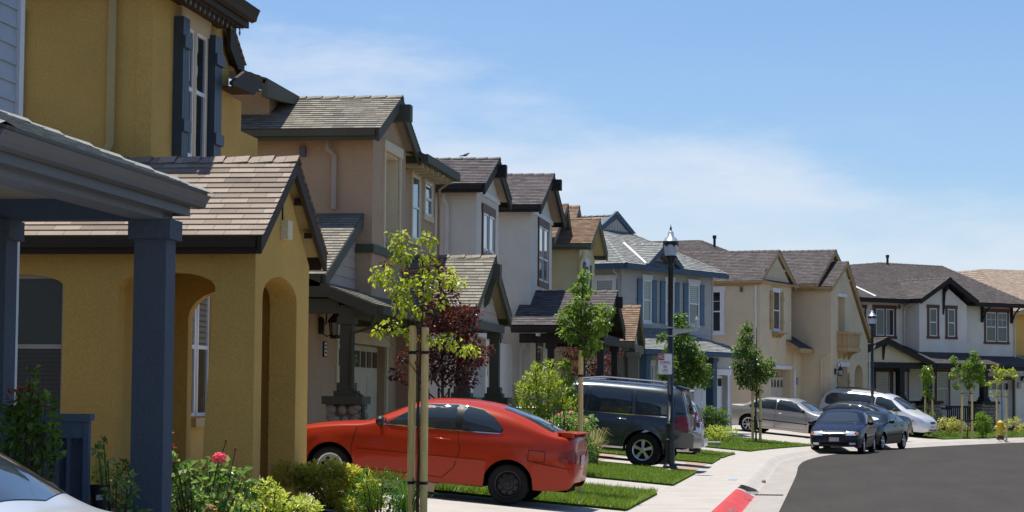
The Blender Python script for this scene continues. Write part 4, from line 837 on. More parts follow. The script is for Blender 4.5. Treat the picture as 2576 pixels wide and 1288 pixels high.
class Car:
    def __init__(s, label, loc, head, pitch, sp, paint, group=None, roll=0):
        """local axes: x forward, y to the car's left, z up; origin on the ground at mid wheelbase"""
        s.sp = sp; s.paint = paint
        s.e = thing('parked_car', loc, label, 'car', 0, group or 'cars parked along the street'); s.e.rotation_mode = 'XYZ'
        s.e.rotation_euler = (0, 0, 0)
        s.e.matrix_world = Matrix.Translation(loc) @ Matrix.Rotation(head, 4, 'Z') @ Matrix.Rotation(-pitch, 4, 'Y') @ Matrix.Rotation(roll, 4, 'X')
        s.body()
    def body(s):
        sp = s.sp; x0 = sp['top'][0][0]; x1 = sp['top'][-1][0]; xs = []
        x = x0
        while x < x1: xs.append(x); x += .035
        xs += [x1]
        for a in (x0, x1):
            for d in (.008, .02): xs.append(a+d if a == x0 else a-d)
        for wx in sp['wheels']:
            for k in range(-12, 13): xs.append(wx+k/12*(sp['r']+.065))
        xs = sorted(set(round(v, 4) for v in xs)); mb = MB(); nS, nT = len(SIDE), 13; rows = []
        for x in xs:
            Wd = lerp_prof(sp['W'], x); zb = lerp_prof(sp['bot'], x); zs = lerp_prof(sp['sh'], x); zt = lerp_prof(sp['top'], x); zt = max(zt, zs+.012)
            e = min(x-x0, x1-x); k = 1-.06*max(0, 1-e/.03)**2; Wd *= k
            arch_ = False
            for wx in sp['wheels']:
                ra = sp['r']+.065
                if abs(x-wx) < ra: zb2 = sp['r']-.01+math.sqrt(ra*ra-(x-wx)**2); zb = max(zb, zb2); arch_ = True
            zb = min(zb, zs-.03); cab = max(0, min(1, (zt-zs)/.3)); n = 2.3+sp.get('box', 1.1)*cab; row = []
            zr = lerp_prof(sp['bot'], x)
            for i in range(nS):
                p = i/(nS-1); z = zb+(zs-zb)*p; q = (z-zr)/(zs-zr); q = max(0, min(1, q))
                for (a, fa), (b, fb) in zip(SIDE, SIDE[1:]):
                    if q <= b+1e-9: f = fa+(fb-fa)*(q-a)/(b-a); break
                fl = 0
                if arch_: fl = .012*max(0, 1-(z-zb)/.1)
                row.append((Wd*f+fl, z))
            ws = row[-1][0]
            for j in range(1, nT+1):
                t = PI/2*j/nT; c = max(0, math.cos(t))**(2/n); si = math.sin(t)**(2/n)
                row.append((ws*c*(1-.05*cab*si), zs+(zt-zs)*si))
            rows.append((x, row))
        m = len(rows[0][1])
        for x, row in rows:
            mb.v += [(x, y, z) for y, z in row]+[(x, -y, z) for y, z in row[-2::-1]]
        w = 2*m-1
        for i in range(len(rows)-1):
            for j in range(w-1):
                mb.f.append((i*w+j, i*w+j+1, (i+1)*w+j+1, (i+1)*w+j)); mb.mi.append(0); mb.uv.append(None)
        for i in (0, len(rows)-1):
            for j in range(m-1):
                a, b_, c, d = i*w+j, i*w+j+1, i*w+w-2-j, i*w+w-1-j
                mb.f.append((a, b_, c, d) if b_ != c else (a, b_, d)); mb.mi.append(0); mb.uv.append(None)
        s.bo = mb.build('body', s.paint, s.e, weld=True)
        me = s.bo.data
        for p in me.polygons: p.use_smooth = True
        s.bvh = BVHTree.FromPolygons([v.co for v in me.vertices], [tuple(p.vertices) for p in me.polygons])
        # floor and wheel wells
        u = MB(); r = sp['r']; wf, wr = max(sp['wheels']), min(sp['wheels']); hw = lerp_prof(sp['W'], 0)
        u.box(wr+r+.08, wf-r-.08, -hw*.9, hw*.9, sp['rock']+.01, .55); u.box(x0+.12, x1-.15, -hw*.5, hw*.5, sp['rock']+.03, .62)
        u.box(x0+.3, wr-r-.09, -hw*.72, hw*.72, lerp_prof(sp['bot'], x0+.4)+.03, .5); u.box(wf+r+.09, x1-.22, -hw*.68, hw*.68, lerp_prof(sp['bot'], x1-.4)+.03, .5)
        for wx in (wf, wr):
            for sg in (1, -1):
                ra = r+.055; n = 14; yo, yi = sg*(hw-.035), sg*(hw*.5)
                for k in range(n):
                    a, b = PI*k/n-.12, PI*(k+1)/n+.12 if k == n-1 else PI*(k+1)/n-.12
                    u.poly([(wx+ra*math.cos(a), yo, r+ra*math.sin(a)), (wx+ra*math.cos(b), yo, r+ra*math.sin(b)), (wx+ra*math.cos(b), yi, r+ra*math.sin(b)), (wx+ra*math.cos(a), yi, r+ra*math.sin(a))])
        u.build('underbody', DRK, s.e)
        for wx in (wf, wr):
            for sg in (1, -1): s.wheel(wx, sg, hw)
    def wheel(s, wx, sg, hw):
        sp = s.sp; r = sp['r']; rr = sp.get('rim', .66)*r; tw = sp.get('tw', .2); yo = sg*(hw-.035); st_ = sp.get('style', 'spoke5')
        q = lambda p: [(a, sg*h) for a, h in p]; b = MB(); b.lathe((wx, yo, r), q([(rr*.96, -tw*.55), (r*.93, -tw), (r, -tw*.82), (r, -tw*.2), (r*.95, -.005), (r*.86, .004), (rr*1.02, -.012), (rr*.98, -.09)]), 28, 'y', False)
        t = b.build('wheel', RUB, s.e, smooth=True)
        m = sp.get('rimmat', ALU)
        if wx in sp.get('steel', ()): m = BPL; st_ = 'steel'
        b = MB()
        b.lathe((wx, yo, r), q([(rr*1.0, -.012), (rr*.9, -.022), (rr*.86, -.07), (rr*.8, -.09)]), 24, 'y', False)
        R_ = lambda a, h, ang: (wx+a*math.cos(ang), yo+sg*h, r+a*math.sin(ang))
        if st_ in ('spoke5', 'spoke7'):
            n = int(st_[-1])
            for k in range(n):
                a = 2*PI*k/n+PI/2; w0, w1 = (.40, .19) if n == 5 else (.3, .11)
                for h0, h1 in ((-.012, -.018),):
                    P = [R_(rr*.16, h0, a-w0*1.6), R_(rr*.9, h1, a-w1), R_(rr*.9, h1, a+w1), R_(rr*.16, h0, a+w0*1.6)]; Q = [R_(rr*.16, -.05, a-w0*1.6), R_(rr*.9, -.06, a-w1), R_(rr*.9, -.06, a+w1), R_(rr*.16, -.05, a+w0*1.6)]
                    b.poly(P); [b.poly([P[i], P[(i+1) % 4], Q[(i+1) % 4], Q[i]]) for i in range(4)]
            b.lathe((wx, yo, r), q([(rr*.27, -.03), (rr*.27, -.01), (rr*.2, -.004)]), 14, 'y')
        else:
            b.lathe((wx, yo, r), q([(rr*.88, -.05), (rr*.75, -.03), (rr*.5, -.02), (rr*.42, -.035), (rr*.25, -.03), (rr*.2, -.02)]), 24, 'y')
        rim = b.build('rim', m, t)
        b = MB()
        if st_ in ('spoke5', 'spoke7'): b.lathe((wx, yo, r), q([(rr*.84, -.075), (rr*.3, -.08)]), 20, 'y')
        elif st_ == 'hub':
            for k in range(7):
                a = 2*PI*k/7+.3; b.prism([(rr*.58*math.cos(a)+rr*.15*math.cos(c), rr*.58*math.sin(a)+rr*.15*math.sin(c)) for c in [2*PI*i/10 for i in range(10)]], lambda p, h, d: (wx+p, yo+sg*d, r+h), -.03, -.017)
        else:
            for k in range(8):
                a = 2*PI*k/8; b.prism([(rr*.66*math.cos(a)+rr*.09*math.cos(c), rr*.66*math.sin(a)+rr*.09*math.sin(c)) for c in [2*PI*i/8 for i in range(8)]], lambda p, h, d: (wx+p, yo+sg*d, r+h), -.035, -.02)
        b.build('rim_recess', DRK, rim)
    def decal(s, name, mt, view, poly, off=.006, sp=.07, th=.0, parent=None):
        """patch pressed on to the body skin from one side; poly is (x,z) for L/R, (y,z) for F/B, (x,y) for T"""
        P = [Vector(p) for p in poly]; V = []; 
        for i in range(len(P)):
            a, b = P[i], P[(i+1) % len(P)]; n = max(1, int((b-a).length/sp)); V += [a.lerp(b, k/n) for k in range(n)]
        nb = len(V); ed = [(i, (i+1) % nb) for i in range(nb)]
        lo = (min(p.x for p in P), min(p.y for p in P)); hi = (max(p.x for p in P), max(p.y for p in P))
        def inside(x, y):
            c = False
            for i in range(len(P)):
                a, b = P[i], P[i-1]
                if (a.y > y) != (b.y > y) and x < (b.x-a.x)*(y-a.y)/(b.y-a.y)+a.x: c = not c
            return c
        x = lo[0]+sp/2
        while x < hi[0]:
            y = lo[1]+sp/2
            while y < hi[1]:
                if inside(x, y) and min((Vector((x, y))-v).length for v in V[:nb]) > sp*.35: V.append(Vector((x, y)))
                y += sp
            x += sp
        vv, ee, ff, *_ = geometry.delaunay_2d_cdt(V, ed, [list(range(nb))], 1, 1e-5)
        mb = MB(); pts = []
        for v in vv:
            o, d = {'L': (Vector((v.x, 4, v.y)), Vector((0, -1, 0))), 'R': (Vector((v.x, -4, v.y)), Vector((0, 1, 0))), 'F': (Vector((6, v.x, v.y)), Vector((-1, 0, 0))), 'B': (Vector((-6, v.x, v.y)), Vector((1, 0, 0))), 'T': (Vector((v.x, v.y, 4)), Vector((0, 0, -1)))}[view]
            h = s.bvh.ray_cast(o, d)
            if h[0] is None: 
                nr = s.bvh.find_nearest(o+d*(4 if view in 'LRT' else 6-abs(s.sp['top'][-1 if view == 'F' else 0][0]))); loc, no = nr[0], nr[1]
            else: loc, no = h[0], h[1]
            if no.dot(d) > 0: no = -no
            pts.append(loc+no*off)
        mb.v = [tuple(p) for p in pts]
        for f in ff: mb.f.append(tuple(f)); mb.mi.append(0); mb.uv.append(None)
        return mb.build(name, mt, parent or s.e, smooth=True)
    def line(s, name, mt, view, pts, w=.009, off=.0035, closed=False):
        P = [Vector(p) for p in pts]
        if closed:
            for i in range(len(P)): s.line(name, mt, view, [tuple(P[i]), tuple(P[(i+1) % len(P)])], w, off)
            return
        L, Rr = [], []
        for i in range(len(P)):
            d = (P[min(i+1, len(P)-1)]-P[max(i-1, 0)]).normalized(); n = Vector((-d.y, d.x)); L.append(P[i]+n*w/2); Rr.append(P[i]-n*w/2)
        return s.decal(name, mt, view, [tuple(p) for p in L+Rr[::-1]], off, .06)
    def both(s, fn):
        for v in 'LR': fn(v)
    def mirror(s, x, z, mt, k=1):
        for sg in (1, -1):
            y = sg*(lerp_prof(s.sp['W'], x)*.95); b = MB()
            b.tube([(x+.02, y*.93, z-.04), (x+.0, y+sg*.07, z)], .025, 6)
            bm = MB(); ico(bm, (x-.01, y+sg*.14*k, z+.02), 1, (.075, .105*k, .075), 2); b2 = len(b.v)
            b.v += bm.v; b.f += [tuple(b2+i for i in f) for f in bm.f]; b.mi += bm.mi; b.uv += bm.uv
            m = b.build('mirror', mt, s.e, smooth=True)
            g = MB(); g.prism([(y+sg*.06*k, z-.035), (y+sg*.22*k, z-.035), (y+sg*.22*k, z+.075), (y+sg*.06*k, z+.075)], lambda a, c, d: (x-.078+d, a, c), 0, .01); g.build('mirror_glass', CHR, m)
    def blk(s, name, mt, x0, x1, y0, y1, z0, z1, parent=None): b = MB(); b.box(x0, x1, y0, y1, z0, z1); return b.build(name, mt, parent or s.e)
HEADL = mat('headlamp_lens', (.62, .66, .70), rough=.08, spec=.8, metal=.3, var=.15, vs=14, coat=1); AMB = mat('amber_lens', (.65, .19, .03), rough=.15, coat=1, var=.1); TAILR = mat('tail_lamp_red', (.16, .006, .006), rough=.3, coat=.2, var=.15, vs=9)
SEAM = mat('panel_gap', (.02, .008, .006), rough=.9, var=0); SEAMK = mat('panel_gap_dark', (.012, .012, .013), rough=.9, var=0); PLT = mat('blank_plate', (.42, .39, .41), rough=.5, var=.05); TAILW = mat('clear_lens', (.7, .6, .58), rough=.1, coat=1)
def generic_marks(c, seam, win, doors, belt=None, handles=(), fuel=None):
    for v in 'LR':
        for poly in win: 
            xm = sum(p[0] for p in poly)/len(poly); zm = sum(p[1] for p in poly)/len(poly)
            fr = c.decal('window_frame', BPL, v, [(xm+(x-xm)*1.05, zm+(z-zm)*1.08) for x, z in poly], .003)
            c.decal('side_window', CARG, v, poly, .006, parent=fr)
        for d in doors: c.line('panel_gap', seam, v, d)
    for x, z in handles:
        for sg in (1, -1):
            y = lerp_prof(c.sp['W'], x)*.985; b = MB(); b.tube([(x-.1, sg*(y-.005), z), (x-.08, sg*(y+.025), z+.004), (x+.08, sg*(y+.025), z+.004), (x+.1, sg*(y-.005), z)], .016, 6); b.build('door_handle', c.sp.get('hm', c.paint), c.e, smooth=True)

# --- red coupe
RED = carpaint('red_car_paint', (.36, .03, .008), .0, .4, .08, .45)
sp = dict(top=[(-2.16, .78), (-2.13, .98), (-2.05, 1.03), (-1.85, 1.06), (-1.45, 1.225), (-1.03, 1.345), (-.5, 1.39), (-.1, 1.37), (.14, 1.31), (.5, 1.15), (.88, .97), (1.2, .93), (1.67, .845), (1.95, .74), (2.08, .58)],
          sh=[(-2.16, .72), (-2.0, .95), (-1.3, .97), (0, .925), (.9, .88), (1.5, .79), (2.0, .64), (2.08, .52)], bot=[(-2.16, .38), (-2.1, .29), (-1.75, .24), (1.6, .2), (1.95, .2), (2.08, .3)],
          W=[(-2.16, .66), (-2.06, .755), (-1.8, .81), (-1.2, .845), (.9, .845), (1.5, .82), (1.85, .74), (2.08, .55)], wheels=(-1.2675, 1.2675), r=.286, rock=.2, style='hub', rim=.66, steel=(-1.2675,), rimmat=mat('silver_hub_cap', (.5, .5, .5), rough=.35, metal=.5, var=.05), tw=.19)
p0 = (-5.70, 31.35, .25)
car = Car('red two-door coupe parked nose-in on the driveway behind the staked tree', p0, PI+R(-1.5), R(4.9), sp, RED)
generic_marks(car, SEAM, [[(.52, .955), (.16, 1.2), (-.02, 1.275), (-.46, 1.305), (-.46, .968)], [(-.56, .972), (-.56, 1.3), (-.82, 1.265), (-1.0, 1.17), (-1.13, 1.03), (-1.1, .99)]],
              [[(.93, .88), (.98, .6), (.95, .33)], [(-.5, .96), (-.56, .7), (-.5, .45), (-.35, .3)], [(.95, .32), (-.35, .29)], [(-1.6, .62), (-2.2, .56)]], handles=[(-.3, .815)])
for v in 'LR':
    car.decal('door_pillar', BPL, v, [(-.45, .968), (-.45, 1.31), (-.57, 1.308), (-.57, .97)], .0045); car.line('chrome_strip', CHR, v, [(.55, .945), (-.46, .952), (-1.1, .965)], .014, .009)
    car.decal('side_moulding', RED, v, [(.92, .53), (.92, .57), (-.92, .58), (-.95, .56), (-.92, .54)], .014, .1)
    car.line('fuel_flap' if v == 'R' else 'panel_gap', SEAM, v, [(-1.52, .63), (-1.52, .78), (-1.75, .78), (-1.75, .63)], .008, closed=True)
    t = car.decal('tail_light', TAILR, v, [(-1.93, .71), (-1.98, .79), (-2.12, .83), (-2.145, .8), (-2.145, .64), (-2.1, .635), (-1.97, .66)], .008)
    car.decal('headlight', HEADL, v, [(1.72, .62), (1.74, .7), (1.93, .67), (2.02, .6)], .008)
car.decal('windshield', CARG, 'T', [(.82, .6), (.86, .3), (.87, 0), (.86, -.3), (.82, -.6), (.22, -.5), (.2, 0), (.22, .5)], .006); car.decal('rear_window', CARG, 'T', [(-1.08, .5), (-1.05, 0), (-1.08, -.5), (-1.8, -.6), (-1.84, 0), (-1.8, .6)], .006)
car.decal('tail_light', TAILR, 'B', [(.38, .66), (.38, .8), (.6, .8), (.62, .64)], .01); car.decal('tail_light', TAILR, 'B', [(-.38, .66), (-.38, .8), (-.6, .8), (-.62, .64)], .01)
car.decal('licence_plate', PLT, 'B', [(-.17, .62), (-.17, .76), (.17, .76), (.17, .62)], .012)
b = MB()
for (x0_, x1_, h) in ((-2.28, -2.02, 0),):
    b.prism([(-2.14, 1.045), (-2.14, 1.062), (-2.06, 1.065), (-1.88, 1.06), (-1.88, 1.035), (-2.06, 1.04)], lambda a, c, d: (a, d, c), -.68, .68)
for sg in (1, -1): b.box(-2.1, -1.93, sg*.62-.05, sg*.62+.05, 1.0, 1.05)
b.build('spoiler', RED, car.e)
car.mirror(.58, .965, BPL, .9)
b = MB(); b.tube([(.75, .3, .99), (.55, .1, 1.06)], .008, 4); b.build('wiper', BPL, car.e)
# --- grey off-road estate
GUN = carpaint('gunmetal_paint', (.05, .062, .072), .4, .3)
sp = dict(top=[(-2.28, .98), (-2.25, 1.2), (-2.12, 1.62), (-1.98, 1.79), (-1.5, 1.84), (-.3, 1.85), (.25, 1.82), (.55, 1.7), (1.02, 1.22), (1.2, 1.17), (1.8, 1.12), (2.3, 1.0), (2.42, .8)],
          sh=[(-2.28, .95), (-2.2, 1.1), (-1, 1.12), (.9, 1.1), (1.5, 1.06), (2.2, .94), (2.42, .74)], bot=[(-2.28, .5), (-1.9, .46), (-1.7, .42), (1.8, .42), (2.42, .46)],
          W=[(-2.28, .88), (-2.15, .93), (-1.6, .97), (1.8, .97), (2.2, .9), (2.42, .78)], wheels=(-1.32, 1.53), r=.385, rock=.42, style='spoke5', rim=.6, tw=.26, hm=CHR, box=2.6)
car = Car('dark grey four-door off-roader parked nose-in on the drive by the lamp post', (-5.42, 49.75, .21), PI+R(-2), R(4.2), sp, GUN)
generic_marks(car, SEAMK, [[(.78, 1.17), (.42, 1.62), (.36, 1.68), (-.0, 1.69), (.04, 1.17)], [(-.06, 1.17), (-.1, 1.69), (-.72, 1.69), (-.98, 1.66), (-1.0, 1.17)], [(-1.12, 1.17), (-1.1, 1.66), (-1.85, 1.62), (-1.93, 1.5), (-1.9, 1.2)]],
              [[(.02, 1.12), (.02, .5)], [(-1.04, 1.15), (-1.04, .85), (-.9, .75), (-.84, .5)], [(1.0, 1.15), (1.0, .5)], [(1.0, .5), (-.84, .48)]], handles=[(.2, 1.03), (-.8, 1.03)])
for v in 'LR':
    car.decal('tail_light', TAILR, v, [(-1.98, .88), (-1.98, 1.17), (-2.26, 1.19), (-2.26, .86)], .012); car.line('side_moulding', GUN, v, [(1.0, .74), (-.75, .74)], .07, .02); car.line('chrome_strip', CHR, v, [(.9, 1.125), (-1.9, 1.14)], .02, .012)
    car.decal('side_vent', BPL, v, [(-1.98, 1.22), (-1.98, 1.26), (-2.16, 1.26), (-2.18, 1.22)], .01)
    car.decal('headlight', HEADL, v, [(2.15, .8), (2.15, .95), (2.35, .9), (2.38, .8)], .01)
car.decal('tail_light', TAILR, 'B', [(.6, .88), (.6, 1.16), (.84, 1.16), (.86, .86)], .012); car.decal('tail_light', TAILR, 'B', [(-.6, .88), (-.6, 1.16), (-.84, 1.16), (-.86, .86)], .012)
car.decal('rear_window', CARG, 'B', [(-.72, 1.24), (-.6, 1.66), (.6, 1.66), (.72, 1.24)], .008); car.decal('windshield', CARG, 'F', [(-.78, 1.24), (-.6, 1.7), (.6, 1.7), (.78, 1.24)], .008)
b = MB(); b.prism([(-2.42, .5), (-2.42, .8), (-2.36, .84), (-2.0, .84), (-2.0, .5)], lambda a, c, d: (a, d, c), -.93, .93); b.build('bumper', carpaint('pewter_paint', (.22, .20, .175), .4, .35), car.e)
for sg in (1, -1):
    b = MB(); b.tube([(-1.75, sg*.63, 1.80), (-1.6, sg*.63, 1.9), (-.3, sg*.65, 1.91), (.2, sg*.65, 1.84)], .022, 6); b.build('roof_rack', BPL if 0 else ALU, car.e); 
b = MB(); b.prism([(-2.2, 1.74), (-2.22, 1.78), (-1.9, 1.85), (-1.9, 1.8)], lambda a, c, d: (a, d, c), -.55, .55); b.build('spoiler', GUN, car.e)
car.blk('tow_hitch', BPL, -2.5, -2.25, -.1, .1, .42, .5); car.mirror(.8, 1.2, GUN)
# --- silver estate beyond the off-roader
SIL = carpaint('pale_silver_paint', (.50, .55, .60), .45, .28)
sp = dict(top=[(-2.2, .9), (-2.15, 1.1), (-1.98, 1.42), (-1.75, 1.55), (-1, 1.6), (-.2, 1.6), (.3, 1.5), (1.1, 1.06), (1.7, .96), (2.1, .78), (2.25, .6)], sh=[(-2.2, .85), (-2.1, .98), (0, .97), (1.2, .92), (2, .72), (2.25, .52)], bot=[(-2.2, .4), (-2, .3), (2, .24), (2.25, .32)],
          W=[(-2.2, .74), (-2.05, .82), (-1.5, .87), (1.3, .87), (1.9, .78), (2.25, .6)], wheels=(-1.3, 1.35), r=.31, rock=.22, style='hub', rim=.66)
car = Car('pale silver estate car mostly hidden beyond the grey off-roader', (-5.3, 53.15, .22), PI, R(4.2), sp, SIL)
generic_marks(car, SEAMK, [[(.8, 1.02), (.3, 1.4), (-.1, 1.45), (-.1, 1.02)], [(-.2, 1.02), (-.2, 1.45), (-1.0, 1.45), (-1.0, 1.02)], [(-1.1, 1.02), (-1.1, 1.44), (-1.75, 1.38), (-1.9, 1.05)]], [[(-.15, 1), (-.15, .35)], [(-1.05, 1), (-1.05, .4)]])
for v in 'LR': car.decal('tail_light', TAILR, v, [(-2.03, .9), (-1.98, 1.25), (-2.05, 1.27), (-2.15, 1.05), (-2.16, .88)], .012)
car.decal('rear_window', CARG, 'B', [(-.66, 1.02), (-.56, 1.4), (.56, 1.4), (.66, 1.02)], .008); car.decal('windshield', CARG, 'F', [(-.68, 1.08), (-.55, 1.45), (.55, 1.45), (.68, 1.08)], .008); pass
b = MB(); b.prism([(-2.3, .45), (-2.3, .62), (-2.05, .66), (-2.05, .42)], lambda a, c, d: (a, d, c), -.8, .8); b.build('bumper', SIL, car.e)

def sedan(label, loc, head, pitch, paint, L_=4.74, Wd=.88, Ht=1.44, r=.32, wb=2.85, style='spoke5', fo=.85, roll=0, nose=.6, deck=1.06):
    f = wb/2; x1 = f+fo; x0 = x1-L_
    sp = dict(top=[(x0, deck*.78), (x0+.05, deck*.95), (x0+.3, deck), (x0+.75, deck+.05), (x0+1.15, Ht*.9), (x0+1.75, Ht*.985), (-.15, Ht), (.25, Ht*.975), (.6, Ht*.88), (f-.25, 1.0), (f+.1, .95), (f+fo*.55, .86), (x1-.1, .74), (x1, nose)],
              sh=[(x0, deck*.72), (x0+.25, deck*.94), (-1.0, .97), (.4, .92), (f, .86), (x1-.2, .7), (x1, nose-.06)], bot=[(x0, .42), (x0+.15, .3), (x0+.6, .24), (f, .2), (x1-.2, .2), (x1, .27)],
              W=[(x0, Wd*.74), (x0+.12, Wd*.88), (x0+.6, Wd*.97), (-.8, Wd), (f-.2, Wd), (f+fo*.5, Wd*.95), (x1-.12, Wd*.84), (x1, Wd*.68)], wheels=(-f, f), r=r, rock=.2, style=style, rim=.7, tw=.2)
    c = Car(label, loc, head, pitch, sp, paint, roll=roll); c.x0, c.x1, c.f = x0, x1, f
    generic_marks(c, SEAMK, [[(f-.62, .965), (.42, Ht*.86), (.2, Ht*.915), (-.28, Ht*.925), (-.3, .985)], [(-.38, .985), (-.36, Ht*.925), (-.85, Ht*.91), (-1.15, Ht*.86), (-1.42, 1.04), (-1.36, 1.0)]],
                  [[(-.34, .97), (-.34, .3)], [(f-.5, .9), (f-.5, .35)], [(-1.15, .95), (-1.02, .6), (-.95, .32)], [(f-.5, .3), (-.95, .28)]], handles=[(-.15, .84), (-1.0, .85)])
    for v in 'LR': c.line('side_moulding', SEAMK, v, [(f-.45, .52), (-.95, .56)], .03, .012)
    c.decal('windshield', CARG, 'T', [(f-.4, Wd*.7), (f-.32, 0), (f-.4, -Wd*.7), (.5, -Wd*.56), (.44, 0), (.5, Wd*.56)], .006); c.decal('rear_window', CARG, 'T', [(x0+1.5, .5), (x0+1.55, 0), (x0+1.5, -.5), (x0+.9, -Wd*.66), (x0+.84, 0), (x0+.9, Wd*.66)], .006)
    c.mirror(f-.62, .98, BPL)
    for v in 'LR': c.decal('tail_light', TAILR, v, [(x0+.02, .72), (x0+.02, .92), (x0+.22, .93), (x0+.3, .86), (x0+.22, .74)], .01)
    return c
# --- silver four-door on the far drive
SG = carpaint('warm_silver_paint', (.40, .39, .37), .5, .3)
car = sedan('silver four-door saloon side-on on the driveway, tree stakes in front of it', (-1.62, 86.7, .24), R(-19), R(-4.6), SG, 4.74, .88, 1.46, .34, 2.85, 'spoke7', .85)
car.decal('sunroof', CARG, 'T', [(.05, .4), (.05, -.4), (-.55, -.4), (-.55, .4)], .006)
car.sp['hm'] = CHR
# --- dark blue saloon beyond the two kerbside cars
DBL = carpaint('blue_black_paint', (.010, .014, .022), .0, .3, .2, .35)
car = sedan('blue-black saloon seen over the roofs of the two kerbside cars, nose to the houses', (.55, 90.2, .13), R(159), R(4.6), DBL, 4.7, .88, 1.47, .32, 2.75)
car.decal('licence_plate', PLT, 'B', [(-.2, .72), (-.2, .86), (.2, .86), (.2, .72)], .012); car.decal('tail_light', TAILR, 'B', [(.45, .76), (.45, .92), (.7, .9), (.7, .76)], .01); car.decal('tail_light', TAILR, 'B', [(-.45, .76), (-.45, .92), (-.7, .9), (-.7, .76)], .01)
# --- silver-white minivan
VANP = carpaint('silver_white_paint', (.66, .67, .68), .3, .28)
sp = dict(top=[(-2.55, .95), (-2.5, 1.2), (-2.32, 1.55), (-2.1, 1.7), (-1.2, 1.75), (0, 1.74), (.5, 1.66), (.85, 1.5), (1.6, 1.08), (2.05, .92), (2.3, .74), (2.38, .6)], sh=[(-2.55, .9), (-2.4, 1.02), (0, 1.02), (1.2, .97), (1.9, .82), (2.25, .66), (2.38, .54)], bot=[(-2.55, .42), (-2.3, .3), (1.9, .24), (2.2, .24), (2.38, .3)],
          W=[(-2.55, .8), (-2.4, .88), (-1.8, .94), (1.2, .94), (1.8, .88), (2.15, .76), (2.38, .56)], wheels=(-1.4, 1.45), r=.325, rock=.24, style='hub', rim=.66, rimmat=mat('silver_wheel_cover', (.48, .48, .48), rough=.3, metal=.5, var=.05))
car = Car('silver-white minivan parked nose towards the road at the bend', (1.98, 96.3, .24), R(-24), R(-4.8), sp, VANP)
generic_marks(car, SEAMK, [[(1.25, 1.06), (.72, 1.45), (.3, 1.56), (.1, 1.57), (.1, 1.06)], [(-.05, 1.08), (-.02, 1.5), (-.12, 1.57), (-1.0, 1.58), (-1.95, 1.52), (-2.15, 1.4), (-2.2, 1.15), (-2.1, 1.07)]], [[(1.05, .95), (1.0, .35)], [(.05, 1.0), (.05, .35)], [(-1.1, 1.0), (-.95, .35)]], handles=[(.25, .93), (-.15, .93)])
for v in 'LR': car.decal('headlight', HEADL, v, [(1.82, .66), (1.86, .78), (2.14, .74), (2.26, .64)], .01); car.decal('turn_light', AMB, v, [(1.78, .66), (1.8, .74), (1.88, .72), (1.88, .66)], .014)
car.decal('windshield', CARG, 'T', [(1.42, .66), (1.52, 0), (1.42, -.66), (.75, -.56), (.66, 0), (.75, .56)], .006); car.decal('headlight', HEADL, 'F', [(.3, .64), (.32, .74), (.52, .72), (.52, .62)], .012); car.decal('headlight', HEADL, 'F', [(-.3, .64), (-.32, .74), (-.52, .72), (-.52, .62)], .012)
car.decal('grille', BPL, 'F', [(-.24, .6), (-.26, .69), (.26, .69), (.24, .6)], .012); car.decal('air_intake', BPL, 'F', [(-.4, .32), (-.42, .38), (.42, .38), (.4, .32)], .01); car.decal('licence_plate', PLT, 'F', [(-.16, .42), (-.16, .53), (.16, .53), (.16, .42)], .03)
for sg in (1, -1): b = MB(); b.tube([(-1.9, sg*.6, 1.74), (-1.75, sg*.6, 1.8), (-.3, sg*.6, 1.81), (.1, sg*.6, 1.75)], .02, 6); b.build('roof_rack', BPL, car.e)
car.decal('sunroof', CARG, 'T', [(.3, .4), (.3, -.4), (-.1, -.4), (-.1, .4)], .006); car.mirror(1.05, 1.06, BPL)
# --- navy saloon facing the camera
NVY = carpaint('navy_paint', (.004, .008, .024), .0, .35, .2, .3)
def face(car, y, kind):
    pass
car = sedan('navy saloon parked at the kerb facing the viewer with a blank front plate', (.38, 75.7, -.13), R(-98), 0, NVY, 4.8, .895, 1.45, .32, 2.7, 'spoke5', .98, nose=.66)
x1 = car.x1
for sg in (1, -1):
    car.decal('headlight', HEADL, 'F', [(sg*.38, .6), (sg*.38, .725), (sg*.56, .73), (sg*.68, .72), (sg*.68, .6)], .012); car.decal('turn_light', AMB, 'F', [(sg*.685, .61), (sg*.685, .72), (sg*.75, .705), (sg*.76, .62)], .014)
    car.decal('fog_light', HEADL, 'F', [(sg*.5, .3), (sg*.5, .37), (sg*.68, .37), (sg*.68, .31)], .012)
car.decal('grille', BPL, 'F', [(-.31, .6), (-.31, .73), (.31, .73), (.31, .6)], .01); car.line('grille_bar', CHR, 'F', [(-.3, .725), (.3, .725)], .014, .018); car.line('grille_bar', ALU, 'F', [(-.28, .67), (.28, .67)], .012, .016)
car.decal('licence_plate', PLT, 'F', [(-.16, .41), (-.16, .54), (.16, .54), (.16, .41)], .03); car.decal('air_intake', DRK, 'F', [(-.44, .3), (-.44, .38), (.44, .38), (.44, .3)], .01); car.line('bumper_gap', SEAMK, 'F', [(-.75, .565), (.75, .565)], .016, .008)
car.line('hood_edge', SEAMK, 'T', [(1.1, .72), (1.9, .4), (2.2, .34)], .012); car.line('hood_edge', SEAMK, 'T', [(1.1, -.72), (1.9, -.4), (2.2, -.34)], .012)
b = MB(); b.lathe((x1-.28, 0, .83), [(.03, -.02), (.03, .015), (.01, .02)], 10); b.build('hood_emblem', CHR, car.e)
b = MB(); b.tube([(1.05, .55, 1.0), (.98, .1, 1.04), (1.02, -.3, 1.02)], .01, 4); b.build('wiper', BPL, car.e)
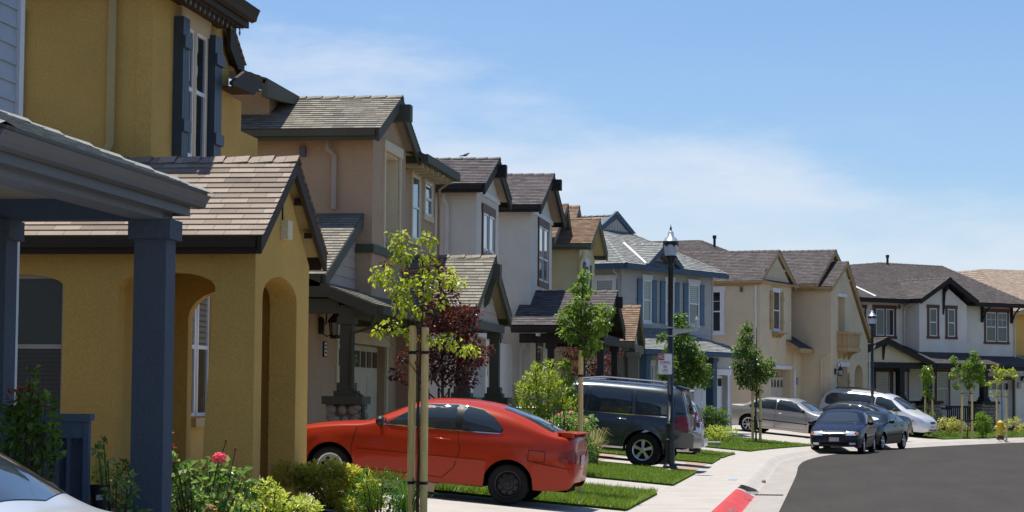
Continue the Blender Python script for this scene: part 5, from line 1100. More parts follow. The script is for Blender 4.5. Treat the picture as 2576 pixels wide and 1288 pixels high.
# --- dark green coupe-like saloon behind it
GRN = carpaint('dark_green_grey_paint', (.010, .014, .014), .0, .3, .2, .35)
car = sedan('dark green-grey saloon parked behind the navy car with a silver sunshade', (1.41, 81.7, -.13), R(-108), 0, GRN, 4.5, .855, 1.36, .3, 2.63, 'spoke5', .9, nose=.62, deck=1.0)
for sg in (1, -1):
    b = MB(); cpt = car.bvh.ray_cast(Vector((6, sg*.5, .6)), Vector((-1, 0, 0)))[0]; b.lathe(cpt, [(.075, -.05), (.075, .005), (.05, .012)], 14, 'x'); b.build('headlight', HEADL, car.e)
    car.decal('fog_light', HEADL, 'F', [(sg*.34, .37), (sg*.34, .42), (sg*.6, .42), (sg*.6, .37)], .012)
SHD = mat('foil_sunshade', (.72, .78, .80), rough=.25, metal=.3, var=.06, vs=7)
car.decal('sunshade', SHD, 'T', [(1.0-.16*(1-math.cos(a))-.0, .52*math.sin(a)) for a in [2*PI*k/20 for k in range(20)]], .012); car.decal('air_intake', DRK, 'F', [(-.3, .26), (-.3, .34), (.3, .34), (.3, .26)], .01)
# --- near silver car, cut by the frame
NSI = carpaint('near_silver_paint', (.60, .64, .67), .3, .3)
car = sedan('pale silver car in the bottom left corner, only windscreen and hood in frame', (-5.3, 11.55, .09), R(2), R(-4), NSI, 4.7, .88, 1.42, .32, 2.7)
# ------------------------------------------------------------------ planting
LF_Y = leafmat('young_leaf', (.17, .22, .025), (.33, .36, .06), .5); LF_G = leafmat('pear_leaf', (.075, .14, .018), (.17, .24, .04), .45, .3); LF_D = leafmat('dark_pear_leaf', (.05, .10, .015), (.14, .20, .035), .4, .3)
LF_P = leafmat('plum_leaf', (.05, .016, .012), (.135, .036, .024), .3, .35); LF_L = leafmat('light_shrub_leaf', (.16, .22, .03), (.33, .37, .07), .4); LF_O = leafmat('olive_hedge_leaf', (.25, .28, .05), (.44, .40, .09), .45)
LF_R = leafmat('rose_leaf', (.08, .15, .03), (.24, .34, .11), .35, .22); LF_LIME = leafmat('lime_leaf', (.28, .36, .05), (.5, .52, .14), .35); LF_F = leafmat('feathery_leaf', (.05, .13, .02), (.12, .22, .04), .3)
LF_GO = leafmat('gold_leaf', (.30, .32, .06), (.45, .42, .12), .35); LF_RED = leafmat('new_red_leaf', (.16, .045, .025), (.30, .12, .06), .35); PINK = leafmat('pink_petal', (.62, .06, .09), (.85, .32, .36), .25, .5); PALE = leafmat('pale_pink_petal', (.75, .22, .26), (.85, .55, .52), .25, .5); DRYL = leafmat('dry_grass_blade', (.16, .19, .05), (.36, .32, .15), .3, .5)
def leaf(mb, p, ax, nrm, ln, wd, fold=.25):
    s = ax.cross(nrm).normalized(); b = len(mb.v); m = p+ax*ln*.45; n2 = s.cross(ax)
    mb.v += [tuple(p), tuple(m+s*wd*.5+n2*fold*wd), tuple(p+ax*ln-n2*ln*.12), tuple(m-s*wd*.5+n2*fold*wd)]
    mb.f += [(b, b+1, b+2), (b, b+2, b+3)]; mb.mi += [mb.m]*2; mb.uv += [None]*2
DENS = 2.0
def rv(r=random):
    while True:
        v = Vector((r.uniform(-1, 1), r.uniform(-1, 1), r.uniform(-1, 1)))
        if .02 < v.length < 1: return v
def foliage(clumps, ln, wd, dens, droop=.5, flat=0, seed=0, depth=1.0, up=0, jit=.35):
    """leaves filling each clump (x, y, z, r); more of them near the skin of the clump"""
    r = random.Random(seed); mb = MB()
    for x, y, z, rad in clumps:
        n = max(6, int(dens*DENS*(rad/ln)**2))
        for _ in range(n):
            d = rv(r).normalized(); k = rad*(r.random()**.45)*r.uniform(.85, 1.2); p = Vector((x, y, z))+Vector((d.x*k, d.y*k*depth, d.z*k))
            ax = (d*.8+rv(r)*.7+Vector((0, 0, -droop+up))).normalized(); nr = (Vector((0, 0, 1))+rv(r)*.8).normalized()
            if abs(ax.dot(nr)) > .95: nr = rv(r).normalized()
            q = r.uniform(1-jit, 1+jit); leaf(mb, p, ax, nr, ln*q, wd*q)
    return mb
def twigs(mb, base, top, clumps, r0, r1, seed=0):
    """tapered leader with limbs out to the clumps"""
    base, top = Vector(base), Vector(top); rr = random.Random(seed); n = 7; L_ = []
    for i in range(n+1):
        t = i/n; L_.append(base.lerp(top, t)+Vector((rr.uniform(-1, 1), rr.uniform(-1, 1), 0))*.02*(0 < i < n))
    mb.tube(L_, [r0+(r1-r0)*i/n for i in range(n+1)], 7)
    for x, y, z, rad in clumps:
        c = Vector((x, y, z)); t = max(.12, min(.95, (z-base.z)/(top.z-base.z)*.86-.06)); s = base.lerp(top, t); m = s.lerp(c, .5)+Vector((0, 0, .04))
        k = r0+(r1-r0)*t; mb.tube([s, m, c], [k*.45, k*.33, k*.15], 5)
def tree(name, label, x, y, zb, L, lm, ln, wd, dens, r0=.025, stakes=(), sh=2.0, group=None, spread=.5, seed=1, top=None, sr=.04, trunk0=None, droop=.6, ties=(.35, .9)):
    r = random.Random(seed); t = thing(name, (x, y, zb), label, 'tree', 0, group)
    cl = [(a, r.uniform(-1, 1)*spread, z-zb, q) for a, z, q in L]
    tz = max(c[2] for c in cl)
    b = MB(); twigs(b, (0, 0, -.05), top or (0, 0, tz), cl, r0, r0*.3, seed); b.build('trunk', BARK, t)
    foliage(cl, ln, wd, dens, droop, seed=seed).build('crown', lm, t)
    for i, (sx, sy) in enumerate(stakes):
        b = MB(); b.tube([(sx, sy, -.1), (sx*1.02, sy, sh*.5), (sx*1.0, sy, sh+r.uniform(-.04, .04))], [sr*1.04, sr, sr*.94], 10); b.build('stake', WOODS, t)
        for k in ties:
            b = MB(); z = sh*k; b.lathe((sx, sy, z), [(sr*1.08, -.018), (sr*1.12, 0), (sr*1.08, .018)], 10); b.tube([(sx, sy, z), (0, 0, z+.02)], .009, 5); b.build('tie', BPL, t)
    return t
T1 = [(-0.22, 3.41, 0.12), (0.06, 3.43, 0.09), (-0.19, 3.25, 0.12), (0.06, 3.25, 0.09), (0.11, 3.09, 0.1), (-0.35, 3.02, 0.11), (-0.47, 2.98, 0.07), (-0.28, 2.89, 0.11), (-0.14, 2.79, 0.11), (0.11, 2.89, 0.11), (0.29, 3.02, 0.1), (0.43, 2.93, 0.08), (-0.23, 2.68, 0.11), (0.0, 2.61, 0.09), (-0.35, 2.43, 0.08), (-0.44, 2.36, 0.06), (-0.21, 2.38, 0.08), (-0.09, 2.29, 0.06), (0.16, 2.26, 0.08), (0.33, 2.25, 0.08), (0.49, 2.18, 0.08), (0.63, 2.18, 0.07), (0.23, 2.7, 0.06), (-0.1, 2.98, 0.08)]
tree('young_tree', 'nearest young tree with sparse yellow-green leaves tied between two thick wooden stakes', -4.68, 25.1, .13, [(a, z, q*1.18) for a, z, q in T1], LF_Y, .062, .043, 7, .022, ((-.085, .03), (.075, -.05)), 2.32, 'young street trees', .25, 3, (.02, 0, 3.1), .044, ties=(.22, .86))
T2 = [(0.04, 3.37, 0.09), (-0.04, 3.2, 0.13), (0.08, 3.17, 0.1), (-0.12, 2.91, 0.15), (0.02, 2.83, 0.18), (0.2, 2.86, 0.15), (0.41, 2.89, 0.11), (-0.23, 2.77, 0.11), (-0.23, 2.57, 0.11), (-0.06, 2.54, 0.16), (0.17, 2.6, 0.16), (0.34, 2.69, 0.14), (0.09, 2.31, 0.14), (0.23, 2.4, 0.11), (-0.2, 2.11, 0.1), (-0.17, 1.91, 0.1), (-0.11, 1.71, 0.08), (.03, 3.02, .1)]
T2 = [(a*1.12, 1.62+(z-1.62)*1.085, q*.9) for a, z, q in T2]
tree('young_tree', 'young green tree with one tall thick stake just behind the red car', -3.9, 34.6, .08, T2, LF_G, .075, .052, 18, .03, ((.02, -.06),), 2.3, 'young street trees', .25, 5, (.02, .05, 3.2), .043, ties=(.82,))
T3 = [(-0.04, 3.9, 0.18), (0.03, 3.62, 0.23), (-0.11, 3.28, 0.29), (0.22, 3.12, 0.27), (-0.28, 3.0, 0.23), (0.39, 2.78, 0.29), (-0.28, 2.55, 0.29), (0.06, 2.67, 0.36), (0.62, 2.45, 0.25), (-0.45, 2.33, 0.2), (0.23, 2.22, 0.34), (-0.17, 2.05, 0.25), (0.62, 2.17, 0.23), (-0.56, 3.34, 0.14), (.3, 2.5, .3)]
tree('young_tree', 'full young green tree behind the front lamp post, beyond the grey off-roader', -4.21, 63.0, .12, T3, LF_D, .09, .065, 15, .035, ((-.1, .1), (.1, -.1)), 2.0, 'young street trees', .4, 7, None, .045)
T4 = [(-0.32, 4.12, 0.2), (-0.35, 3.77, 0.28), (-0.49, 3.35, 0.31), (-0.14, 3.22, 0.34), (-0.55, 2.87, 0.28), (0.0, 2.8, 0.36), (0.42, 2.87, 0.22), (-0.42, 2.52, 0.31), (0.14, 2.45, 0.31), (0.48, 2.53, 0.2), (-0.14, 2.24, 0.25), (-0.48, 2.24, 0.2), (0.1, 1.9, 0.14)]
tree('young_tree', 'young green tree with two stakes on the lawn in front of the silver saloon', -2.62, 78.0, .19, T4, LF_D, .095, .07, 14, .035, ((-.12, 0), (.14, .05)), 1.95, 'young street trees', .4, 9, None, .05)
T5 = [(0.31, 3.66, 0.16), (0.36, 3.41, 0.21), (-0.53, 3.4, 0.17), (0.14, 3.15, 0.32), (0.56, 3.06, 0.24), (-0.45, 2.97, 0.17), (-0.62, 2.71, 0.16), (-0.03, 2.72, 0.32), (0.48, 2.72, 0.28), (0.14, 2.38, 0.24), (-0.45, 2.29, 0.14), (0.64, 2.47, 0.17)]
tree('young_tree', 'wide-branched young tree between two stakes in front of the house at the bend', 5.74, 98.0, .06, T5, LF_G, .09, .065, 13, .03, ((-.2, 0), (.22, .05)), 2.1, 'young street trees', .4, 11, (.2, 0, 3.4), .05)
T6 = [(-0.05, 2.95, 0.21), (-0.13, 2.7, 0.21), (0.03, 2.53, 0.21), (-0.05, 2.19, 0.14), (-0.09, 1.93, 0.17), (0.08, 1.76, 0.12), (-0.04, 1.34, 0.1), (0.04, 1.0, 0.1)]
tree('young_tree', 'thin columnar young tree right of the minivan, leaves down its whole stem', 4.1, 97.6, .15, T6, LF_G, .09, .065, 12, .025, ((-.14, 0), (.16, .05)), 1.75, 'young street trees', .3, 13, None, .045)
T7 = [(-0.24, 3.05, 0.17), (0.01, 2.89, 0.21), (0.42, 2.89, 0.16), (-0.16, 2.55, 0.19), (0.59, 2.72, 0.1), (-0.52, 2.37, 0.14), (-0.08, 2.04, 0.12), (-0.41, 1.95, 0.1)]
tree('young_tree', 'sparse yellowish young tree with two stakes behind the yellow hydrant', 7.2, 97.9, .06, T7, LF_Y, .10, .075, 8, .025, ((-.2, 0), (.2, .05)), 1.95, 'young street trees', .3, 15, None, .045)
def plum(label, x, y, zb, L, seed, dens=13):
    t = thing('plum_tree', (x, y, zb), label, 'tree', 0, 'purple-leaved plums'); r = random.Random(seed); cl = [(a, r.uniform(-.45, .45), z-zb, q) for a, z, q in L]
    b = MB()
    for k in range(4):
        dx = -.15+.11*k; b.tube([(dx*.5, .02*k, -.1), (dx, .05*k, .7), (dx*1.6, .02, 1.5)], [.035, .028, .018], 7)
    twigs(b, (0, 0, -.1), (0, 0, max(c[2] for c in cl)-.4), cl, .035, .012, seed); b.build('trunk', BARK, t)
    foliage(cl, .062, .042, dens, .2, seed=seed).build('crown', LF_P, t)
P1 = [(0.03, 3.23, 0.26), (0.27, 2.84, 0.29), (-0.16, 2.97, 0.26), (0.46, 2.97, 0.18), (-0.09, 2.58, 0.31), (0.24, 2.45, 0.32), (0.44, 2.32, 0.26), (0.05, 2.13, 0.32), (0.34, 2.0, 0.26), (-0.22, 2.13, 0.26), (-0.55, 2.25, 0.15), (-0.78, 1.96, 0.1), (-0.61, 1.93, 0.12), (0.64, 2.23, 0.13), (-0.37, 3.62, 0.14), (-0.1, 3.75, 0.13), (0.1, 3.52, 0.17), (-0.86, 3.78, 0.09), (-0.7, 3.69, 0.08), (-0.36, 3.3, 0.15), (0.73, 2.39, 0.08), (-0.76, 3.1, 0.08)]
plum('large purple-leaved plum in front of the brown house, behind the red car', -6.29, 35.8, .26, P1, 21, 9)
P2 = [(-0.88, 3.02, 0.18), (-0.65, 2.9, 0.21), (-0.82, 2.67, 0.18), (-0.01, 2.97, 0.23), (0.17, 2.68, 0.3), (0.29, 2.33, 0.3), (0.0, 2.33, 0.25), (0.63, 2.74, 0.21), (0.75, 2.97, 0.14), (0.52, 2.22, 0.21), (0.81, 2.22, 0.12), (-0.41, 2.91, 0.18), (-.6, 2.4, .25), (-.3, 2.5, .25)]
plum('purple-leaved plum behind the dark porch posts of a pale house', -6.9, 64.5, .3, P2, 23, 8)
def shrub(name, label, x, y, L, lm, ln, wd, dens, zb=None, seed=1, spread=.25, droop=.2, up=.2, cat='shrub', stem=.012, group=None):
    zb = gxy(x, y) if zb is None else zb; r = random.Random(seed); t = thing(name, (x, y, zb), label, cat, 0, group); cl = [(a, r.uniform(-1, 1)*spread, z-zb, q) for a, z, q in L]
    b = MB()
    for c in cl: b.tube([(c[0]*.3, c[1]*.3, -.06), (c[0]*.7, c[1]*.7, c[2]*.5), (c[0], c[1], c[2])], [stem, stem*.8, stem*.4], 5)
    b.build('stems', BARK, t); foliage(cl, ln, wd, dens, droop, up=up, seed=seed).build('foliage', lm, t); return t
S1 = [(-0.15, 2.18, 0.1), (0.11, 2.26, 0.09), (-0.23, 1.96, 0.18), (0.07, 2.0, 0.18), (-0.41, 1.73, 0.18), (-0.11, 1.7, 0.25), (0.23, 1.78, 0.22), (-0.49, 1.47, 0.16), (-0.18, 1.33, 0.25), (0.15, 1.37, 0.25), (0.45, 1.48, 0.21), (0.41, 1.85, 0.12), (-0.41, 1.17, 0.16), (-0.03, 1.07, 0.19), (0.57, 1.26, 0.16), (0, .7, .3), (.4, .8, .25), (-.3, .8, .25)]
shrub('shrub', 'tall bright yellow-green shrub behind the red car rear window', -5.48, 42.6, S1, LF_L, .075, .035, 17, seed=31, up=.5, droop=0)
rb = shrub('rose_bush', 'rose bush with small pink blooms between the red car and the grey off-roader', -5.02, 42.0, [(a*1.09, .02+1.05*(z-.02), q*1.15) for a, z, q in [(-0.13, 1.04, 0.18), (0.07, 1.08, 0.18), (-0.31, 1.0, 0.15), (0.28, 1.01, 0.15), (0.15, 0.87, 0.18), (-0.13, 0.83, 0.18), (0.42, 1.11, 0.11), (.1, .6, .2), (-.2, .55, .2), (.35, .6, .2)]], LF_R, .055, .04, 12, seed=33)
def bloom(parent, p, r, seed=0, name='flower', n=26, mt=None):
    rr = random.Random(seed); mb = MB()
    for k in range(n):
        t = k/n; a = k*2.4; tilt = .2+1.75*t; d = Vector((math.cos(a)*math.sin(tilt), math.sin(a)*math.sin(tilt)-.25, math.cos(tilt))).normalized(); q = r*(.7+.3*t)
        up_ = (Vector((0, -.3, 1))-d*.2+rv(rr)*.3).normalized(); ax = (up_-d*up_.dot(d)+rv(rr)*.25); ax = ax.normalized() if ax.length > .05 else up_
        leaf(mb, Vector(p)+d*q*.62-ax*q*.4, ax, d, q*.85, q*.95, .25)
    return mb.build(name, mt or PINK, parent)
for i, (a, z, q) in enumerate([(-0.09, 1.25, 0.05), (0.01, 1.2, 0.05), (-0.24, 1.13, 0.06), (0.12, 1.3, 0.05), (0.4, 1.16, 0.05), (0.21, 1.15, 0.03), (0.31, 0.98, 0.04), (-0.02, 1.28, 0.04)]): bloom(rb, (a*1.1, -.18, z*1.04-rb.location.z), q*.95, 40+i, n=16, mt=PALE)
tr = thing('garden_trellis', (-5.1, 41.5, .2), 'small arched black iron trellis among the pink roses', 'trellis')
b = MB(); b.tube([(-.14, 0, 0), (-.14, 0, 1.05), (-.1, 0, 1.2), (0, 0, 1.27), (.1, 0, 1.2), (.14, 0, 1.05), (.14, 0, 0)], .012, 6); b.tube([(0, 0, 0), (0, 0, 1.3)], .008, 5); b.tube([(-.07, 0, 0), (-.07, 0, 1.2)], .007, 5); b.tube([(.07, 0, 0), (.07, 0, 1.2)], .007, 5); b.tube([(-.14, 0, .9), (.14, 0, .9)], .007, 5); b.build('frame', BLK, tr)
H1 = [(-0.36, 0.69, 0.12), (-0.16, 0.72, 0.13), (0.04, 0.65, 0.14), (0.21, 0.58, 0.14), (0.35, 0.51, 0.13), (-0.3, 0.5, 0.16), (-0.06, 0.46, 0.17), (0.18, 0.39, 0.16), (-0.45, 0.57, 0.1), (-0.2, 0.31, 0.14), (0.09, 0.27, 0.14), (0.4, 0.37, 0.12), (-.55, .62, .16), (-.7, .68, .16)]
shrub('hedge_shrub', 'rounded olive-yellow shrub at the foot of the yellow porch pier', -5.82, 26.3, H1, LF_O, .045, .03, 34, seed=35, spread=.3, zb=.2)
F1 = [(-0.22, 0.62, 0.09), (-0.1, 0.66, 0.1), (0.04, 0.64, 0.12), (0.18, 0.62, 0.11), (0.32, 0.53, 0.11), (-0.01, 0.48, 0.13), (0.23, 0.42, 0.13), (-0.1, 0.34, 0.11), (0.11, 0.32, 0.12), (.35, .32, .12), (-.3, .4, .12)]
shrub('feathery_shrub', 'feathery bright green shrub left of the nearest tree stakes', -5.2, 25.4, F1, LF_F, .075, .012, 26, seed=37, up=.7, droop=0, zb=.17)
LM = [(-0.16, 0.62, 0.07), (-0.03, 0.69, 0.07), (0.1, 0.63, 0.07), (-0.07, 0.52, 0.1), (0.14, 0.5, 0.11), (0.31, 0.48, 0.09), (0.39, 0.51, 0.07), (-0.25, 0.54, 0.07), (0.06, 0.42, 0.1), (-0.16, 0.42, 0.09), (0.27, 0.4, 0.09), (.45, .4, .1), (-.3, .4, .1), (.5, .5, .06)]
shrub('lime_shrub', 'variegated pale lime shrub at the bottom edge before the yellow porch', -5.83, 22.8, LM, LF_LIME, .05, .026, 16, seed=39, zb=.25, up=.3)
R1 = [(-0.22, 0.97, 0.07), (-0.14, 0.88, 0.07), (-0.03, 0.9, 0.08), (0.09, 0.88, 0.09), (0.24, 0.9, 0.08), (0.36, 0.88, 0.07), (-0.26, 0.78, 0.08), (-0.1, 0.75, 0.1), (0.05, 0.73, 0.1), (0.23, 0.75, 0.1), (0.4, 0.79, 0.07), (-0.38, 0.71, 0.07), (-0.18, 0.61, 0.1), (0.02, 0.58, 0.11), (0.21, 0.58, 0.1), (0.4, 0.64, 0.08), (-0.37, 0.57, 0.07), (0.33, 0.53, 0.08), (0.21, 0.83, 0.07), (0, .45, .12), (.25, .42, .12), (-.25, .42, .12)]
ro = shrub('rose_bush', 'near rose bush with a large pink-red bloom before the yellow house', -5.97, 20.6, R1+[(-.45, .8, .07), (-.5, .62, .1), (.48, .72, .08), (.52, .55, .1), (.1, 1.0, .05)], LF_R, .08, .06, 11, seed=41, zb=.26, droop=.35, up=.1)
bloom(ro, (.265, -.2, 1.03-.26), .085, 50, n=40); bloom(ro, (.2, -.2, .55-.26), .065, 51, n=34)
b = MB()
for pts in ([(.15, 0, .5), (.26, -.1, .8), (.3, -.1, .92)], [(.3, 0, .5), (.35, -.05, .7), (.38, -.05, .84)], [(-.15, 0, .4), (-.24, 0, .7), (-.26, 0, .98)], [(.15, 0, .45), (.22, -.15, .65), (.265, -.2, .76)]): b = MB(); b.tube(pts, .005, 5); b.build('stem', mat('rose_stem', (.05, .045, .02), rough=.7), ro)
for p in ((.3, -.1, .93), (.38, -.05, .85)): bm = MB(); ico(bm, p, .014, (1, 1, 1.6), 1); bm.build('rose_bud', LF_RED, ro)
foliage([(-.26, 0, .98, .03), (-.25, 0, .85, .035), (-.27, 0, .74, .03)], .045, .025, 10, 0, seed=52, up=.3).build('new_leaves', LF_RED, ro)
R0_ = [(0.0, 0.9, 0.06), (0.07, 0.87, 0.05), (-0.04, 0.79, 0.06), (0.09, 0.76, 0.06), (0.06, 0.67, 0.07), (-0.05, 0.65, 0.05), (-0.1, 1.06, 0.03), (-0.14, 1.2, 0.02), (-0.16, 1.13, 0.02), (0, .5, .1), (.12, .5, .08), (.2, .58, .06)]
shrub('rose_bush', 'thin budding rose by the foot of the blue porch post', -6.04, 18.45, [(a, z, q) for a, z, q in R0_], LF_R, .065, .045, 12, seed=43, spread=.08, zb=.28)
pt = thing('potted_plant', (-6.3, 18.72, .545), 'small leafy plant in a black nursery pot by the blue railing', 'potted plant')
b = MB(); b.lathe((0, 0, 0), [(.07, .0), (.085, .27), (.092, .27), (.092, .29), (.082, .29), (.078, .26)], 18); b.build('pot', BPL, pt); b = MB(); b.prism([(-.02, .16), (.05, .165), (.05, .21), (-.02, .205)], lambda a, c, d: (a+.02, -.087+d, c), -.003, .002); b.build('plant_tag', CRM, pt)
foliage([(.0, 0, .38, .07), (-.05, 0, .36, .06), (.06, 0, .4, .06), (.02, 0, .48, .05), (.0, 0, .56, .03), (.07, .02, .33, .05)], .035, .022, 14, .1, seed=54, up=.4).build('foliage', LF_LIME, pt)
CLM = [(-0.06, 1.56, 0.08), (0.04, 1.62, 0.05), (-0.13, 1.49, 0.07), (0.11, 1.52, 0.07), (-0.03, 1.43, 0.11), (-0.16, 1.36, 0.09), (0.11, 1.39, 0.09), (0.18, 1.31, 0.05), (-0.06, 1.26, 0.11), (0.08, 1.23, 0.09), (-0.19, 1.23, 0.08), (-0.05, 1.1, 0.11), (0.12, 1.1, 0.08), (0.05, 0.97, 0.08), (0.21, 1.26, 0.04), (-0.16, 1.1, 0.07), (0.23, 1.17, 0.03), (-0.02, 1.8, 0.02), (-0.01, 1.72, 0.02), (0, .8, .12), (-.1, .65, .12)]
cb = shrub('climbing_rose', 'dense dark green rose with reddish new tips climbing by the blue railing', -6.5, 17.6, CLM, leafmat('dark_rose_leaf', (.075, .14, .022), (.18, .26, .06), .45, .3), .075, .06, 16, seed=45, spread=.08, zb=.3)
foliage([(a-.02, -.05, z-.3, q) for a, z, q in [(-0.1, 1.62, 0.05), (-0.14, 1.57, 0.04), (-0.04, 1.64, 0.04), (0.05, 1.57, 0.03)]], .055, .03, 9, 0, seed=55, up=.4).build('new_leaves', LF_RED, cb)
def blades(name, label, x, y, zb, n, h, w, sp, mt, seed, cat='plant'):
    t = thing(name, (x, y, zb), label, cat); r = random.Random(seed); mb = MB()
    for k in range(n):
        a = r.uniform(0, 2*PI); l = h*r.uniform(.6, 1.1); o = r.uniform(.2, 1)*sp; d = Vector((math.cos(a), math.sin(a), 0)); s = Vector((-d.y, d.x, 0))*w; b = len(mb.v); p = d*r.uniform(0, .25)*sp
        P = [p, p+d*o*.35+Vector((0, 0, l*.62)), p+d*o*.8+Vector((0, 0, l*.92)), p+d*o*1.25+Vector((0, 0, l*.8))]
        for i, q in enumerate(P[:3]): mb.v += [tuple(q-s*(1-.25*i)), tuple(q+s*(1-.25*i))]
        mb.v.append(tuple(P[3])); mb.f += [(b, b+1, b+3, b+2), (b+2, b+3, b+5, b+4), (b+4, b+5, b+6)]; mb.mi += [0]*3; mb.uv += [None]*3
    mb.build('blades', mt, t); return t
ly = blades('daylily', 'strappy green daylily with a red flower at the nearest tree stakes', -4.82, 25.2, .14, 70, .55, .009, .34, LF_F, 61, cat='plant'); bloom(ly, (.17, -.05, .52), .055, 62, n=12, mt=leafmat('red_petal', (.55, .08, .05), (.7, .2, .12), .3))
blades('ornamental_grass', 'pale dry-tipped grass clump on the lawn beside the grey off-roader', -5.05, 47.3, .22, 260, .78, .008, .42, DRYL, 63)
shrub('hedge_shrub', 'dark green rounded shrub left of the silver four-door saloon', -4.0, 77.2, [(-0.48, 1.06, 0.22), (-0.14, 1.14, 0.25), (0.2, 1.07, 0.22), (-0.34, 0.79, 0.22), (0.07, 0.8, 0.25), (0.36, 0.87, 0.16), (0, .5, .25), (-.4, .5, .25)], LF_D, .07, .05, 13, seed=65)
shrub('lime_groundcover', 'low lime-yellow plants under the dark shrub by the silver saloon', -3.7, 75.3, [(-0.39, 0.54, 0.16), (-0.13, 0.55, 0.19), (0.21, 0.55, 0.19), (0.47, 0.49, 0.13), (-0.26, 0.39, 0.13), (0.07, 0.38, 0.16)], LF_LIME, .09, .035, 14, seed=67, up=.6)
shrub('gold_shrub', 'low gold-leaved shrub in front of the porch of the house at the bend', 4.98, 98.4, [(-0.25, 0.72, 0.21), (0.16, 0.67, 0.24), (0.5, 0.59, 0.21), (0.08, 0.45, 0.24), (-0.42, 0.44, 0.17), (0.74, 0.46, 0.14)], LF_GO, .09, .05, 12, seed=69, zb=.1)
shrub('round_shrub', 'round green shrub right of the wide-branched young tree at the bend', 6.55, 99.2, [(-0.14, 0.93, 0.24), (0.11, 0.76, 0.24), (-0.22, 0.59, 0.24), (0.2, 0.42, 0.21), (-0.06, 0.38, 0.24)], LF_G, .06, .045, 14, seed=71, zb=.1)
shrub('slim_shrub', 'slim dark green shrub between the minivan and the gold shrub', 4.2, 98.6, [(-0.09, 0.74, 0.17), (0.08, 1.0, 0.14), (-0.01, 0.4, 0.21)], LF_D, .07, .045, 14, seed=73, zb=.15)
shrub('bronze_shrub', 'low bronze-green shrub right of the yellow hydrant', 7.6, 100.4, [(0.03, 0.68, 0.21), (0.41, 0.77, 0.17), (0.66, 0.51, 0.16), (0.49, 0.43, 0.14), (-0.09, 0.42, 0.14)], LF_O, .07, .03, 11, seed=75, zb=.1)
shrub('porch_shrub', 'dark green shrub in the shade below the yellow house arch', -7.5, 23.9, [(-.3, .75, .15), (0, .7, .18), (.3, .72, .15), (.5, .6, .14)], LF_D, .05, .035, 9, seed=77)
shrub('drive_edge_shrub', 'low yellow-green plants along the drive beyond the silver saloon', -.4, 90.5, [(-.8, .35, .2), (-.3, .38, .2), (.2, .33, .2), (.7, .28, .2)], LF_GO, .08, .04, 9, seed=79, zb=.15)
# ------------------------------------------------------------------ street furniture and small things
LGLASS = mat('lamp_globe', (.50, .54, .58), rough=.12, spec=.6, var=.1, vs=6, coat=.6); LCAP = mat('lamp_cap', (.36, .40, .45), rough=.3, metal=.5, var=.06); POLE = mat('black_pole_paint', (.010, .011, .012), rough=.35, spec=.5, var=.1)
def lamp(x, y, z, label):
    t = thing('street_lamp', (x, y, z), label, 'street lamp', 0, 'black post-top street lamps')
    b = MB(); b.lathe((0, 0, 0), [(.21, -.05), (.21, .03), (.17, .06), (.15, .12), (.105, .16), (.1, .62), (.115, .64), (.115, .68), (.078, .72), (.074, .95), (.095, .97), (.095, 1.03), (.07, 1.06)], 18); b.build('base', POLE, t, smooth=False)
    b = MB(); b.lathe((0, 0, 0), [(.069, 1.04), (.055, 4.35), (.075, 4.38), (.075, 4.42), (.055, 4.46), (.075, 4.55), (.15, 4.62)], 16); b.build('pole', POLE, t, smooth=True)
    h = MB(); h.lathe((0, 0, 0), [(.13, 4.62), (.138, 4.65), (.125, 4.66)], 16); hd = h.build('lamp_head', POLE, t)
    b = MB(); b.lathe((0, 0, 0), [(.118, 4.66), (.14, 4.72), (.155, 4.86), (.155, 4.93)], 18); b.build('globe', LGLASS, hd, smooth=True)
    b = MB(); b.lathe((0, 0, 0), [(.168, 4.9), (.172, 4.935), (.168, 4.965), (.172, 4.975)], 18)
    for k in range(6):
        a = PI*k/3; b.prism([(-.05, 4.9), (.05, 4.9), (0, 4.85)], lambda p, q, d: ((.168+d)*math.cos(a)-p*math.sin(a), (.168+d)*math.sin(a)+p*math.cos(a), q), -.01, .006)
    b.build('collar', POLE, hd)
    b = MB(); b.lathe((0, 0, 0), [(.163, 4.976), (.143, 5.02), (.13, 5.025), (.108, 5.06), (.075, 5.07), (.055, 5.18), (.03, 5.2)], 18); b.build('cap', LCAP, hd, smooth=True)
    b = MB(); b.lathe((0, 0, 0), [(.032, 5.2), (.012, 5.215), (.028, 5.25), (.012, 5.29), (.003, 5.34)], 10); b.build('finial', BLK, hd)
    return t
lamp(-3.47, 48.25, .06, 'front black post lamp with the fire lane sign and a bracket arm on its pole')
lamp(1.6, 91.2, .05, 'far black post lamp standing beside the minivan at the bend')
SGN = mat('sign_face', (.86, .86, .86), rough=.4, var=.05, vs=8); SRED = mat('sign_red', (.42, .035, .025), rough=.45, var=.08); SBK = mat('sign_metal', (.45, .46, .47), rough=.4, metal=.6)
sg = thing('traffic_sign', (-3.575, 48.16, 2.37), 'white and red NO STOPPING FIRE LANE plate clamped to the front lamp post', 'sign', -R(-4.5))
def rr_(w, h, r, n=4):
    p = []
    for cx, cy, a0 in ((w-r, h-r, 0), (-w+r, h-r, PI/2), (-w+r, -h+r, PI), (w-r, -h+r, 1.5*PI)): p += [(cx+r*math.cos(a0+PI/2*i/n), cy+r*math.sin(a0+PI/2*i/n)) for i in range(n+1)]
    return p
fS0 = lambda a, b, d: (a, -d, b)
b = MB(); b.prism(rr_(.152, .225, .03), fS0, 0, .004); pl = b.build('sign_plate', SGN, sg)
b = MB(); o, i = rr_(.148, .221, .028), rr_(.1445, .2175, .026); b.panel(o, [i], fS0, .004, .0052); b.build('border', SRED, pl)
b = MB(); bar(b, fS0, -.142, -.018, .082, .214, .004, .0055); b.build('red_block', SRED, pl)
